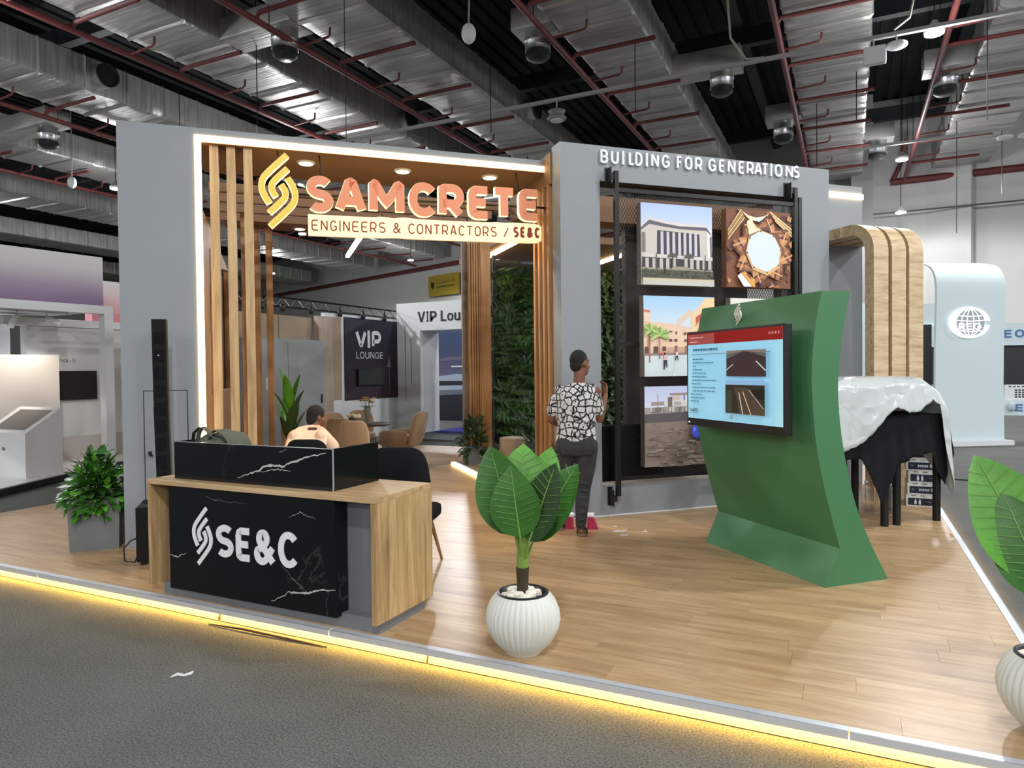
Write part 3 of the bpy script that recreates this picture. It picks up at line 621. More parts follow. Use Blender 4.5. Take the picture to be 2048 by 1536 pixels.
# display frame with expanded metal and canvases
df = thing('display_frame', 'black steel picture frame with expanded metal mesh fixed before the wall opening', 'display frame', (4.7, 6.7, .3), 'u')
for u in (3.527, 5.891): part(df, 'post', MB().box(u - .024, u + .024, 6.68, 6.72, .33, 3.82), BLACKM)
part(df, 'rail', MB().box(3.55, 5.87, 6.69, 6.72, 3.60, 3.645), BLACKM); part(df, 'rail', MB().box(3.55, 5.87, 6.69, 6.72, .50, .535), BLACKM)
part(df, 'rail', MB().box(5.94, 5.985, 6.69, 6.73, .5, 3.71), BLACKM)
part(df, 'cross_bar', MB().box(3.55, 3.80, 6.69, 6.715, 1.95, 1.99), BLACKM)
for u, z in ((3.49, 3.68), (5.855, 3.70), (3.49, .22), (5.855, .22)):
    b = part(df, 'bracket', MB().box(u - .03, u - .018, 6.69, 6.80, z, z + .18).box(u - .045, u + .012, 6.785, 6.8, z, z + .2, .004).box(u - .02, u + .02, 6.69, 6.72, z + .05, z + .12), BLACKM)
    for dz in (.03, .17): part(b, 'screw', MB().sell((u - .016, 6.782, z + dz), (.009, .006, .009), 1, 1, 8, 6), ALU)
mesh = MB(); a0, a1, b0, b1 = 3.56, 5.93, .53, 3.60; st = .034; sl = 1.9
def clipseg(c, s):   # line z = c + s*u inside the frame
    us = [a0, a1]; ua, ub = a0, a1
    for zz in (b0, b1):
        pass
    lo, hi = sorted(((b0 - c) / s, (b1 - c) / s)); ua, ub = max(a0, lo), min(a1, hi)
    return (ua, ub) if ub - ua > .02 else None
for s in (sl, -sl):
    c = -20.0
    while c < 22:
        q = clipseg(c, s)
        if q:
            (ua, ub) = q; wv = .0035
            mesh.add([(ua - wv, 6.715, c + s * ua), (ua + wv, 6.715, c + s * ua), (ub + wv, 6.715, c + s * ub), (ub - wv, 6.715, c + s * ub)], [(0, 1, 2, 3)])
        c += st * sl
part(df, 'expanded_mesh', mesh, BLACKM, kind='stuff')
CANV = M('canvas edge', sr(120, 112, 104), .6)
def canvas(u0, z0, w, h, lab, art, edge=CANV):
    t = thing('canvas_print', lab, 'picture', (u0 + w / 2, 6.7, z0), 'u')
    part(t, 'canvas', MB().box(u0, u0 + w, 6.60, 6.69, z0, z0 + h, .004), edge)
    a = Art((u0 + .002, 6.5995, z0 + .002), X, Z, w - .004, h - .004); art(a); part(t, 'print', a.mb, PRINT)
def ZP(x0, x1, y0, y1): return lambda pts: [((x - x0) / (x1 - x0), (y1 - y) / (y1 - y0)) for x, y in pts]
def pic_bank(a):
    q = ZP(95, 1245, 105, 1410)
    a.grad(0, .6, 1, 1, (214, 222, 240), (176, 196, 236)); a.rect(0, 0, 1, .62, (196, 186, 176))
    a.poly(q([(95, 560), (220, 440), (1160, 500), (1245, 590), (1245, 960), (95, 960)]), (206, 196, 186))
    a.poly(q([(1160, 500), (1245, 600), (1245, 930), (1170, 930)]), (236, 234, 232))
    a.poly(q([(95, 545), (160, 480), (95, 525)]), (90, 84, 90))
    a.poly(q([(95, 470), (225, 340), (460, 378), (700, 400), (1150, 400), (1245, 520), (1245, 575), (1150, 440), (700, 446), (460, 415), (225, 370), (95, 500)]), (222, 212, 206))
    a.poly(q([(95, 500), (225, 372), (460, 415), (700, 447), (1150, 442), (1245, 575), (1150, 492), (700, 490), (460, 466), (225, 436), (95, 545)]), (104, 98, 106))
    a.poly(q([(350, 528), (1030, 560), (1045, 925), (345, 910)]), (74, 68, 82))
    for x in (425, 520, 612, 705, 792, 880, 968): a.poly(q([(x - 22, 545 + (x - 400) * .02), (x + 20, 545 + (x - 400) * .02), (x + 26, 918), (x - 22, 915)]), (206, 200, 206))
    for x in (110, 135, 155): a.line(q([(x, 570)])[0], q([(x, 890)])[0], .008, (80, 70, 74))
    a.poly(q([(1205, 590), (1235, 590), (1240, 920), (1215, 920)]), (120, 112, 114))
    a.poly(q([(130, 905), (1245, 935), (1245, 985), (115, 965)]), (214, 204, 200)); a.poly(q([(110, 965), (1245, 985), (1245, 1140), (105, 1130)]), (70, 64, 68))
    for x in (185, 295, 408, 510, 612, 805, 900, 1000, 1100, 1195): a.poly(q([(x - 28, 980), (x + 25, 980), (x + 25, 1135), (x - 28, 1130)]), (196, 188, 180))
    a.poly(q([(105, 1130), (1245, 1145), (1245, 1180), (105, 1170)]), (168, 156, 140)); a.poly(q([(575, 1100), (875, 1100), (875, 1185), (575, 1185)]), (160, 150, 132))
    for x in (585, 850): 
        a.line(q([(x, 920)])[0], q([(x, 1110)])[0], .02, (84, 78, 74))
        for k in range(9): an = PI * (0.02 + k / 8 * .96); a.line(q([(x, 930)])[0], q([(x + 80 * math.cos(an), 930 - 75 * math.sin(an) + 25)])[0], .014, (92, 92, 84))
    for x in (325, 1112): a.line(q([(x, 900)])[0], q([(x, 1170)])[0], .012, (86, 80, 76))
    a.rect(0, .085, 1, .19, (86, 86, 74)); random.seed(5)
    for k in range(40): x = random.random(); y = .10 + random.random() * .09; a.poly([(x, y), (x + .03, y + .004), (x + .02, y + .022), (x + .004, y + .018)], random.choice([(70, 74, 62), (104, 104, 90), (60, 62, 54)]))
    a.rect(0, .04, 1, .088, (206, 196, 170)); a.rect(0, 0, 1, .05, (200, 196, 190)); a.rect(0, .083, 1, .09, (120, 108, 90))
def pic_star(a):
    q = ZP(175, 1280, 95, 1430); cx, cy = 775, 790
    a.rect(0, 0, 1, 1, (128, 82, 60)); random.seed(11)
    for k in range(60):
        an = random.random() * 2 * PI; r_ = 420 + random.random() * 380; x, y = cx + r_ * math.cos(an), cy + 1.15 * r_ * math.sin(an); w_ = 40 + random.random() * 70
        a.poly(q([(x, y), (x + w_ * math.cos(an + 1.2), y + w_ * math.sin(an + 1.2)), (x + 1.8 * w_ * math.cos(an + .5), y + 1.8 * w_ * math.sin(an + .5)), (x + w_ * math.cos(an - .4), y + w_ * math.sin(an - .4))]), random.choice([(92, 62, 58), (170, 112, 76), (110, 74, 62), (196, 142, 94), (84, 58, 60)]))
    for k in range(5):
        a.line(q([(175, 470 + k * 38)])[0], q([(400 + k * 14, 110 + k * 32)])[0], .016, [(240, 210, 150), (190, 150, 96)][k % 2]); a.line(q([(900 + k * 20, 110 + k * 36)])[0], q([(1280, 390 + k * 32)])[0], .016, [(240, 214, 160), (186, 146, 96)][k % 2])
    a.poly(q([(400, 115), (520, 195), (650, 225), (780, 195), (880, 140), (800, 240), (650, 290), (520, 250)]), (240, 226, 194)); a.poly(q([(560, 235), (800, 220), (700, 300)]), (220, 226, 214))
    def star(r1, r2, col, rot, n=8):
        a.poly(q([(cx + (r1 if k % 2 == 0 else r2) * math.cos(rot + PI * k / n), cy + 1.1 * (r1 if k % 2 == 0 else r2) * math.sin(rot + PI * k / n)) for k in range(2 * n)]), col)
    star(560, 400, (96, 66, 64), .1); star(540, 385, (176, 116, 78), .25); star(490, 350, (88, 62, 66), .35); star(455, 330, (196, 138, 92), -.02); star(400, 322, (110, 76, 70), .2); star(470, 300, (206, 150, 100), .39); star(380, 315, (126, 86, 76), .0)
    for k in range(8):
        an = .1 + k * PI / 4; p = (cx + 520 * math.cos(an), cy + 560 * math.sin(an)); a.line(q([(cx + 330 * math.cos(an + .35), cy + 360 * math.sin(an + .35))])[0], q([p])[0], .02, (226, 176, 122)); a.line(q([(cx + 330 * math.cos(an - .35), cy + 360 * math.sin(an - .35))])[0], q([p])[0], .014, (160, 104, 72))
    a.poly(q([(480, 310), (560, 240), (640, 400), (730, 430), (520, 540)]), (232, 220, 190)); a.poly(q([(860, 330), (740, 430), (900, 460)]), (110, 78, 72))
    a.poly(q([(325, 1250), (380, 1190), (560, 1420), (430, 1425)]), (236, 242, 246)); a.poly(q([(385, 1190), (440, 1160), (620, 1300), (620, 1425), (560, 1420)]), (222, 162, 84)); a.poly(q([(470, 1210), (545, 1210), (555, 1300)]), (120, 76, 66))
    oct_ = [(720, 440), (950, 520), (1080, 770), (1040, 1080), (830, 1220), (580, 1130), (460, 840), (515, 570)]
    a.poly(q(oct_), (224, 182, 130)); a.poly(q([(cx + (x - cx) * .93, cy - 20 + (y - cy) * .9) for x, y in oct_]), (218, 226, 238))
    for x, y in ((722, 462), (938, 538), (1062, 765), (1018, 1035), (825, 1168), (600, 1088), (484, 838), (534, 586)): a.poly(q([(x - 16, y), (x, y - 18), (x + 16, y), (x, y + 18)]), (96, 66, 54))
def pic_court(a):
    q = ZP(140, 1350, 115, 1485)
    a.grad(0, .5, 1, 1, (222, 230, 236), (166, 204, 236)); a.poly(q([(140, 540), (960, 620), (960, 1130), (140, 1130)]), (232, 200, 172))
    a.poly(q([(700, 520), (930, 320), (980, 380), (960, 680), (700, 640)]), (222, 200, 182)); a.poly(q([(760, 600), (925, 450), (935, 640), (760, 610)]), (206, 222, 232))
    a.poly(q([(960, 420), (1200, 130), (1350, 128), (1350, 1130), (940, 1130)]), (238, 206, 160)); a.poly(q([(1000, 600), (1350, 330), (1350, 350), (1010, 640)]), (206, 160, 130))
    for x, y, w_, h_ in ((1020, 470, 90, 110), (1145, 400, 55, 100), (1212, 330, 68, 110), (1050, 690, 75, 70), (1175, 620, 80, 90)): a.poly(q([(x, y), (x + w_, y - w_ * .75), (x + w_, y - w_ * .75 + h_), (x, y + h_)]), (198, 92, 82))
    a.poly(q([(140, 350), (250, 370), (250, 560), (140, 560)]), (236, 206, 180)); a.poly(q([(140, 345), (250, 365), (240, 400), (140, 395)]), (214, 122, 106))
    for x, y, w_, h_ in ((565, 845, 50, 48), (650, 845, 50, 48), (820, 850, 42, 45), (935, 810, 28, 55), (462, 705, 50, 20), (560, 712, 55, 18), (670, 715, 26, 50), (812, 730, 40, 45), (300, 975, 75, 130), (445, 975, 60, 75), (655, 965, 42, 100), (830, 965, 55, 120), (150, 980, 62, 150)): a.poly(q([(x, y), (x + w_, y), (x + w_, y + h_), (x, y + h_)]), (104, 78, 74))
    for k in range(7): a.line(q([(505, 990 + k * 16)])[0], q([(960, 985 + k * 16)])[0], .004, (206, 160, 140))
    a.poly(q([(140, 1095), (960, 1080), (960, 1130), (140, 1140)]), (150, 124, 116)); a.poly(q([(140, 1135), (1350, 1110), (1350, 1485), (140, 1485)]), (208, 220, 222)); a.poly(q([(140, 1400), (600, 1400), (600, 1485), (140, 1485)]), (200, 214, 216)); a.line(q([(660, 1190)])[0], q([(600, 1480)])[0], .008, (176, 190, 196))
    for x, yt, yb, w_ in ((225, 700, 1250, .022), (390, 760, 1185, .016)):
        a.line(q([(x, yt)])[0], q([(x, yb)])[0], w_, (170, 118, 90))
        for k in range(11): an = PI * (-.12 + k / 10 * 1.24); a.line(q([(x, yt + 20)])[0], q([(x + 165 * math.cos(an), yt - 150 * math.sin(an) + 40)])[0], .03, [(150, 180, 100), (186, 206, 130), (128, 160, 86)][k % 3])
    a.poly(q([(460, 1120), (500, 1110), (515, 1185), (450, 1215)]), (226, 176, 186)); a.poly(q([(452, 1210), (510, 1205), (512, 1340), (495, 1330), (482, 1230), (465, 1375), (452, 1370)]), (52, 46, 70)); a.poly(q([(450, 1080), (485, 1075), (480, 1120), (455, 1125)]), (60, 30, 40)); a.poly(q([(415, 1070), (450, 1062), (450, 1120), (430, 1130)]), (214, 120, 126))
    a.poly(q([(655, 1070), (690, 1070), (688, 1135), (655, 1135)]), (226, 226, 220)); a.poly(q([(655, 1135), (690, 1135), (702, 1215), (690, 1215), (672, 1150), (652, 1215), (642, 1212)]), (50, 44, 46))
def pic_site(a):
    q = ZP(150, 1160, 95, 1405)
    a.grad(0, .6, 1, 1, (226, 228, 240), (188, 198, 230)); a.poly(q([(150, 680), (1160, 660), (1160, 1405), (150, 1405)]), (134, 120, 108)); a.poly(q([(150, 520), (1160, 500), (1160, 665), (150, 690)]), (92, 84, 88)); a.poly(q([(150, 440), (1160, 420), (1160, 510), (150, 545)]), (168, 158, 152))
    a.poly(q([(495, 212), (820, 205), (800, 245), (505, 245)]), (150, 138, 136)); a.poly(q([(540, 245), (650, 245), (650, 330), (540, 330)]), (206, 190, 176)); a.line(q([(708, 245)])[0], q([(708, 330)])[0], .018, (130, 122, 122)); a.poly(q([(470, 330), (880, 330), (880, 430), (430, 430)]), (216, 210, 208)); a.poly(q([(475, 275), (535, 270), (535, 430), (475, 430)]), (120, 108, 106)); a.poly(q([(240, 350), (420, 340), (420, 400), (240, 405)]), (164, 146, 132)); a.line(q([(335, 215)])[0], q([(335, 440)])[0], .008, (150, 144, 150)); a.poly(q([(560, 350), (660, 350), (660, 410), (560, 410)]), (176, 170, 168)); random.seed(2)
    for k in range(26): x = 160 + random.random() * 700; a.poly(q([(x, 440), (x + 34, 436), (x + 30, 510), (x - 4, 515)]), random.choice([(120, 112, 110), (198, 192, 190), (150, 140, 136)]))
    for k in range(110):
        x = 150 + random.random() * 960; y = 690 + random.random() * 690; s = 10 + (y - 690) * .06; a.poly(q([(x, y), (x + s * 3, y - 4), (x + s * 3.4, y + s * .6), (x + s * .4, y + s * .8)]), random.choice([(146, 132, 120), (122, 108, 98), (154, 140, 126), (112, 100, 92)]))
    a.poly(q([(1030, 985), (1140, 960), (1160, 1080), (1120, 1360), (1000, 1350), (1020, 1100)]), (176, 140, 92)); a.poly(q([(1065, 750), (1110, 755), (1140, 960), (1030, 1000)]), (214, 226, 70)); a.poly(q([(940, 720), (1065, 770), (1025, 1030), (930, 1030), (850, 960)]), (66, 60, 62)); a.poly(q([(765, 850), (790, 740), (860, 680), (960, 740), (920, 830), (855, 970), (790, 930)]), (70, 84, 214)); a.poly(q([(790, 800), (815, 760), (830, 800), (805, 860)]), (120, 150, 240))
def pic_plain(a): a.grad(0, 0, 1, 1, (206, 204, 200), (228, 226, 214)); a.rect(0, .0, 1, .4, (150, 140, 126))
canvas(3.765, 2.60, .90, .885, 'canvas photo of a pale building with dark vertical window strips', pic_bank)
canvas(4.85, 2.61, .885, .88, 'canvas photo looking up at a golden star-shaped dome opening', pic_star, M('brown canvas edge', sr(120, 78, 50), .6))
canvas(3.79, 1.615, .90, .875, 'canvas photo of a sunny stone courtyard with two palms', pic_court)
canvas(4.90, 1.615, .885, .875, 'pale canvas photo mostly hidden behind the green kiosk', pic_plain)
canvas(3.795, .635, .90, .875, 'canvas photo of a dusty building site with blue hard hat', pic_site, M('dark canvas edge', sr(70, 66, 64), .6))
# inside the room behind the display wall
rc = thing('rear_canopy', 'dark brown canopy with warm light bars behind the portal', 'canopy', (4, 12.5, 3.88), 'u')
part(rc, 'slab', MB().box(3.78, 7.4, 11.2, 14.2, 3.93, 4.05), SOFF)
for u in (4.0, 6.45): part(rc, 'light_bar', MB().box(u - .035, u + .035, 11.2, 13.4, 3.87, 3.93), LEDC)
t = thing('light_bar', 'single warm light bar hung from the portal rear beam', 'lamp', (1.41, 12, 3.87), 'u'); part(t, 'tube', MB().box(1.375, 1.445, 11.3, 13.5, 3.87, 3.92), LEDC); mb = MB(); mb.tube([(1.41, 11.3, 3.9), (1.41, 11.25, 3.96)], .02, 6); mb.tube([(1.41, 13.4, 3.9), (1.41, 13.4, 10)], .008, 5); part(t, 'hanger', mb, BLACKM)
part(rc, 'front_beam', MB().box(2.95, 7.4, 8.1, 8.5, 3.6, 3.93), SOFF)
single('darkening_partition', 'dark brown partition added behind the picture frame to darken the opening', 'partition', MB().box(4.5, 6.45, 8.3, 8.4, .1, 3.6), DKBR, (5.5, 8.3, .1), 'u')  # brown panel, its width behind the pictures added to darken the opening
t = thing('black_sofa', 'low black sofa back behind the picture frame', 'sofa', (4.2, 7.9, .1), 'u')
part(t, 'backrest', MB().box(3.85, 4.75, 7.75, 7.95, .25, .99, .05), BLACKF, 50); part(t, 'seat', MB().box(3.85, 4.75, 7.95, 8.28, .2, .52, .05), BLACKF, 50); part(t, 'plinth', MB().box(3.9, 4.7, 7.8, 8.25, .1, .2), BLACK)
# slat column at the back
sc = thing('slat_column', 'tall timber slat column beside the green wall', 'column', (3.27, 11.5, .1), 'u')
part(sc, 'flank_panel', MB().box(3.17, 3.28, 11.72, 11.8, .1, 3.93), M('taupe panel', sr(128, 112, 98), .6))
for k in range(5): part(sc, 'slat', MB().box(3.255 + k * .044, 3.285 + k * .044, 11.6, 11.75, .1, 3.93), OAKD)
part(sc, 'board', MB().box(3.46, 3.64, 11.58, 11.75, .1, 3.93), OAKD)
part(sc, 'backing', MB().box(3.2, 3.6, 11.75, 11.8, .1, 3.93), SOFF)
# floor light line
t = thing('floor_light', 'warm light line set in an aluminium profile on the wooden floor', 'lamp', (2.92, 10.5, .1), 'u'); part(t, 'profile', MB().box(2.95, 2.985, 8.3, 11.6, .1, .15), ALU); part(t, 'light_strip', MB().box(2.90, 2.95, 8.3, 11.6, .1, .135), LED)
# ================================================================== RECEPTION DESK
def marble_mat():
    m = bpy.data.materials.new('black marble'); nt, b = nodes(m); L = nt.links.new
    tc = nt.nodes.new('ShaderNodeTexCoord'); mp = nt.nodes.new('ShaderNodeMapping'); mp.inputs['Rotation'].default_value = (0.3, .55, .2)
    L(tc.outputs['Object'], mp.inputs[0])
    n = nt.nodes.new('ShaderNodeTexNoise'); n.inputs['Scale'].default_value = 1.15; n.inputs['Detail'].default_value = 9; n.inputs['Distortion'].default_value = .5; n.inputs['Roughness'].default_value = .52; L(mp.outputs[0], n.inputs['Vector'])
    s = nt.nodes.new('ShaderNodeMath'); s.operation = 'SUBTRACT'; s.inputs[1].default_value = .5; L(n.outputs[0], s.inputs[0])
    ab = nt.nodes.new('ShaderNodeMath'); ab.operation = 'ABSOLUTE'; L(s.outputs[0], ab.inputs[0])
    n2 = nt.nodes.new('ShaderNodeTexNoise'); n2.inputs['Scale'].default_value = 1.7; n2.inputs['Detail'].default_value = 2; L(tc.outputs['Object'], n2.inputs['Vector'])
    r2 = ramp(nt, [(.55, (0, 0, 0)), (.66, (1, 1, 1))]); L(n2.outputs[0], r2.inputs[0])
    r = ramp(nt, [(0.0, (.05, .052, .05)), (.003, (.02, .02, .02)), (.008, (.004, .0045, .006))]); L(ab.outputs[0], r.inputs[0])
    mx = nt.nodes.new('ShaderNodeMix'); mx.data_type = 'RGBA'; L(r2.outputs[0], mx.inputs[0]); mx.inputs[6].default_value = (.004, .0045, .006, 1); L(r.outputs[0], mx.inputs[7])
    L(mx.outputs[2], b.inputs['Base Color']); b.inputs['Roughness'].default_value = .16; b.inputs['Specular IOR Level'].default_value = .4
    return m
MARB = marble_mat()
VEIN = M('marble vein', sr(176, 180, 176), .25)
dk = thing('reception_desk', 'reception desk of oak panels with black marble front and white lettering', 'desk', (-3.56, 3.67, .1))
part(dk, 'top', MB().box(-4.58, -2.55, 3.36, 3.99, .908, .943, .003), OAKX)
part(dk, 'side_panel', MB().box(-4.58, -4.548, 3.365, 3.985, .172, .908), OAK); part(dk, 'side_panel', MB().box(-2.582, -2.55, 3.36, 3.99, .172, .908), OAK)
part(dk, 'body', MB().box(-4.5, -2.6, 3.50, 3.93, .19, .908), GREY2)
part(dk, 'plinth', MB().box(-4.5, -2.575, 3.425, 3.92, .1, .19), GREY2)
mf = part(dk, 'marble_front', MB().box(-4.37, -2.865, 3.375, 3.49, .172, .907, .002), MARB, label='black marble front slab with white veins')
def vein(t, pts, y, seed, wmax=.008):
    rnd = random.Random(seed); P = []
    for (a, b) in zip(pts, pts[1:]):
        for k in range(8): f = k / 8; P.append((a[0] + (b[0] - a[0]) * f + rnd.uniform(-.006, .006), a[1] + (b[1] - a[1]) * f + rnd.uniform(-.006, .006)))
    P.append(pts[-1]); n = len(P); mb = MB(); vs = []
    for i, p in enumerate(P): w_ = wmax * (.15 + .85 * math.sin(PI * min(1, (i + .5) / n)) * rnd.uniform(.3, 1)); vs += [(p[0], y, p[1] - w_ / 2), (p[0], y, p[1] + w_ / 2)]
    mb.add(vs, [(2 * i, 2 * i + 2, 2 * i + 3, 2 * i + 1) for i in range(n - 1)]); return part(t, 'vein', mb, VEIN)
vein(mf, [(-3.40, .205), (-3.25, .285), (-3.1, .30), (-3.0, .33), (-2.87, .345)], 3.3743, 1, .016); vein(mf, [(-4.37, .415), (-4.30, .40), (-4.2, .44)], 3.3743, 2, .010); vein(mf, [(-3.24, .77), (-3.15, .81), (-3.02, .775)], 3.3743, 3, .005); vein(mf, [(-3.3, .45), (-3.2, .36), (-3.1, .31)], 3.3743, 4, .003); vein(mf, [(-4.0, .85), (-3.9, .835), (-3.6, .83)], 3.3743, 5, .002)
LW = M('white desk letter', sr(222, 224, 224), .4)
for mb in emblem((-4.134, 3.375, .367), X, Z, .204, .416, .006, .030): part(mf, 'emblem_band', mb, LW)
for ch, a, b, z0, z1 in (('S', -3.897, -3.737, .451, .672), ('E', -3.712, -3.570, .443, .668), ('&', -3.545, -3.362, .437, .672), ('C', -3.334, -3.171, .443, .676)):
    mb = MB(); strokes(mb, ch, (a, 3.375, z0), X, Z, b - a, z1 - z0, .046, .006); part(mf, 'letter', mb, LW)
rs = part(dk, 'riser', MB().box(-4.41, -2.945, 3.46, 3.485, .943, 1.212).box(-2.97, -2.945, 3.485, 3.93, .943, 1.212).box(-4.41, -4.385, 3.485, 3.93, .943, 1.212).box(-4.385, -2.97, 3.90, 3.93, .943, 1.0), MARB, label='low black marble screen')
vein(rs, [(-3.78, .985), (-3.62, 1.03), (-3.5, 1.085), (-3.38, 1.08), (-3.2, 1.14), (-3.0, 1.185)], 3.4593, 7, .022); vein(rs, [(-3.6, 1.03), (-3.42, 1.06), (-3.3, 1.05)], 3.4593, 8, .008); vein(rs, [(-3.4, 1.17), (-3.33, 1.20)], 3.4593, 9, .003)
part(rs, 'mitre_edge', MB().box(-2.951, -2.943, 3.458, 3.464, .943, 1.213).box(-4.41, -2.945, 3.459, 3.462, 1.209, 1.213), M('pale mitre edge', sr(150, 154, 154), .4))
# olive bag on the desk
OLIVE = M('olive canvas bag', sr(94, 98, 82), .9, bump=(18, .5), var=(6, .12)); DKOL = M('dark bag trim', sr(30, 31, 28), .9)
bg = thing('olive_bag', 'crumpled olive canvas bag lying on the desk behind the marble screen', 'bag', (-4.2, 3.68, .943))
def lump(q): return Vector((q.x + .03 * math.sin(q.z * 20), q.y, q.z * (1 + .12 * math.sin(q.x * 16) + .06 * math.sin(q.x * 41 + q.y * 20))))
part(bg, 'body', MB().sell((-4.21, 3.70, 1.12), (.225, .13, .150), .7, .7, 36, 18, lump), OLIVE, 70)
def band(pts, wd, th=.006):
    mb = MB(); P = [Vector(p) for p in pts]; vs = []
    for p in P: vs += [p + Vector((0, -wd / 2, 0)), p + Vector((0, wd / 2, 0)), p + Vector((0, wd / 2, th)), p + Vector((0, -wd / 2, th))]
    fs = [(4 * i + j, 4 * i + (j + 1) % 4, 4 * i + 4 + (j + 1) % 4, 4 * i + 4 + j) for i in range(len(P) - 1) for j in range(4)]; return mb.add(vs, fs)
part(bg, 'strap', band([(-4.34, 3.60, 1.18), (-4.30, 3.59, 1.27), (-4.26, 3.59, 1.305), (-4.20, 3.59, 1.27), (-4.12, 3.59, 1.22)], .04), OLIVE, 60); part(bg, 'strap', band([(-4.24, 3.64, 1.26), (-4.16, 3.63, 1.285), (-4.07, 3.62, 1.25), (-4.0, 3.61, 1.19), (-3.985, 3.61, 1.12)], .05), OLIVE, 60); part(bg, 'strap', band([(-4.39, 3.60, 1.17), (-4.36, 3.59, 1.26), (-4.31, 3.6, 1.30)], .03), DKOL, 60); part(bg, 'strap', band([(-4.2, 3.585, 1.22), (-4.13, 3.58, 1.26), (-4.04, 3.58, 1.23), (-4.0, 3.58, 1.17)], .02), DKOL, 60)
# column loudspeaker
t = thing('column_speaker', 'tall slim black column loudspeaker on a bass box against the grey pillar', 'loudspeaker', (-.95, 6.7, .1), 'u')
MATT = M('matt black cabinet', (.010, .010, .010), .7, spec=.15)
part(t, 'bass_box', MB().box(-1.085, -.72, 6.47, 6.88, .13, .59, .012), MATT)
for u in (-1.04, -.77):
    for v in (6.52, 6.83): part(t, 'foot', MB().lathe([(.02, 0), (.024, .03)], (u, v, .1), 10), BLACK)
mb = MB(); mb.rings([((-.90 - .0, 6.80, .59), (.062, 0, 0), (0, .05, 0)), ((-.90, 6.80, 1.38), (.062, 0, 0), (0, .05, 0))], 4)
part(t, 'column', MB().prism([(-.955, .59), (-.84, .59), (-.858, 1.42), (-.973, 1.42)], 'y', 6.75, 6.86), MATT); part(t, 'column', MB().prism([(-.971, 1.424), (-.857, 1.424), (-.862, 2.18), (-.976, 2.18)], 'y', 6.75, 6.86), MATT)
for k in range(9): part(t, 'grille_slot', MB().box(-.96, -.875, 6.747, 6.75, .72 + k * .155, .83 + k * .155), M('speaker grille', (.008, .008, .009), .8, spec=.1) if k == 0 else bpy.data.materials['speaker grille'])
part(t, 'badge', MB().box(-.93, -.918, 6.746, 6.75, 1.86, 1.868), ALU)
mb = MB(); mb.tube([(-1.08, 6.6, .32), (-1.14, 6.55, .3), (-1.19, 6.55, .24), (-1.18, 6.53, .14), (-1.10, 6.5, .13), (-1.06, 6.5, .22)], .007, 6); part(t, 'cable', mb, BLACK, 60)
# ================================================================== FOLIAGE
def leaf_mat(name, c, rough=.4):
    m = M(name, c, rough, var=(5, .35), spec=.5); nt = m.node_tree; b = nt.nodes['Principled BSDF']; b.inputs['Subsurface Weight'].default_value = 0.0; return m
LEAF = leaf_mat('glossy leaf', sr(52, 98, 34)); LEAF2 = leaf_mat('bright leaf', sr(78, 140, 34)); LEAFD = leaf_mat('dark leaf', sr(34, 62, 24)); LEAFG = leaf_mat('dull leaf', sr(70, 84, 58)); VEINL = M('leaf rib', sr(120, 160, 82), .5)
def leaf_mesh(mb, base, dirv, up, L, W, curl=.25, fold=.18, n=9, rib=None, wave=0.0):
    d = Vector(dirv).normalized(); u_ = Vector(up); side = d.cross(u_)
    if side.length < 1e-3: side = Vector((1, 0, 0))
    side.normalize(); nn = side.cross(d).normalized(); b = Vector(base); vs = []; mids = []
    for i in range(n + 1):
        t = i / n; wd = W / 2 * (math.sin(PI * min(1, t ** .82)) ** .75 if 0 < t < 1 else 0)
        c = b + d * (L * t) - nn * (curl * L * t * t); mids.append((c, nn))
        f = fold * wd * 2; wv = wave * math.sin(t * 14)
        vs += [c + side * wd + nn * (f + wv * wd), c, c - side * wd + nn * (f - wv * wd)]
    fs = []
    for i in range(n): fs += [(3 * i, 3 * i + 1, 3 * i + 4, 3 * i + 3), (3 * i + 1, 3 * i + 2, 3 * i + 5, 3 * i + 4)]
    mb.add(vs, fs)
    if rib is not None:
        rib.tube([c + nn * .003 for c, nn in mids[:-1]], [.004 * (1 - i / n) + .0015 for i in range(n)], 4)
        for i in range(2, n - 1):
            t = i / n; wd = W / 2 * math.sin(PI * t ** .82) ** .75
            for s in (1, -1): rib.tube([mids[i][0] + nn * .003, mids[i][0] + side * s * wd * .8 + d * L * .10 + nn * (fold * wd * 2 * .8 + .004)], .0014, 3, False)
POTM = M('white ceramic pot', sr(205, 206, 198), .45)
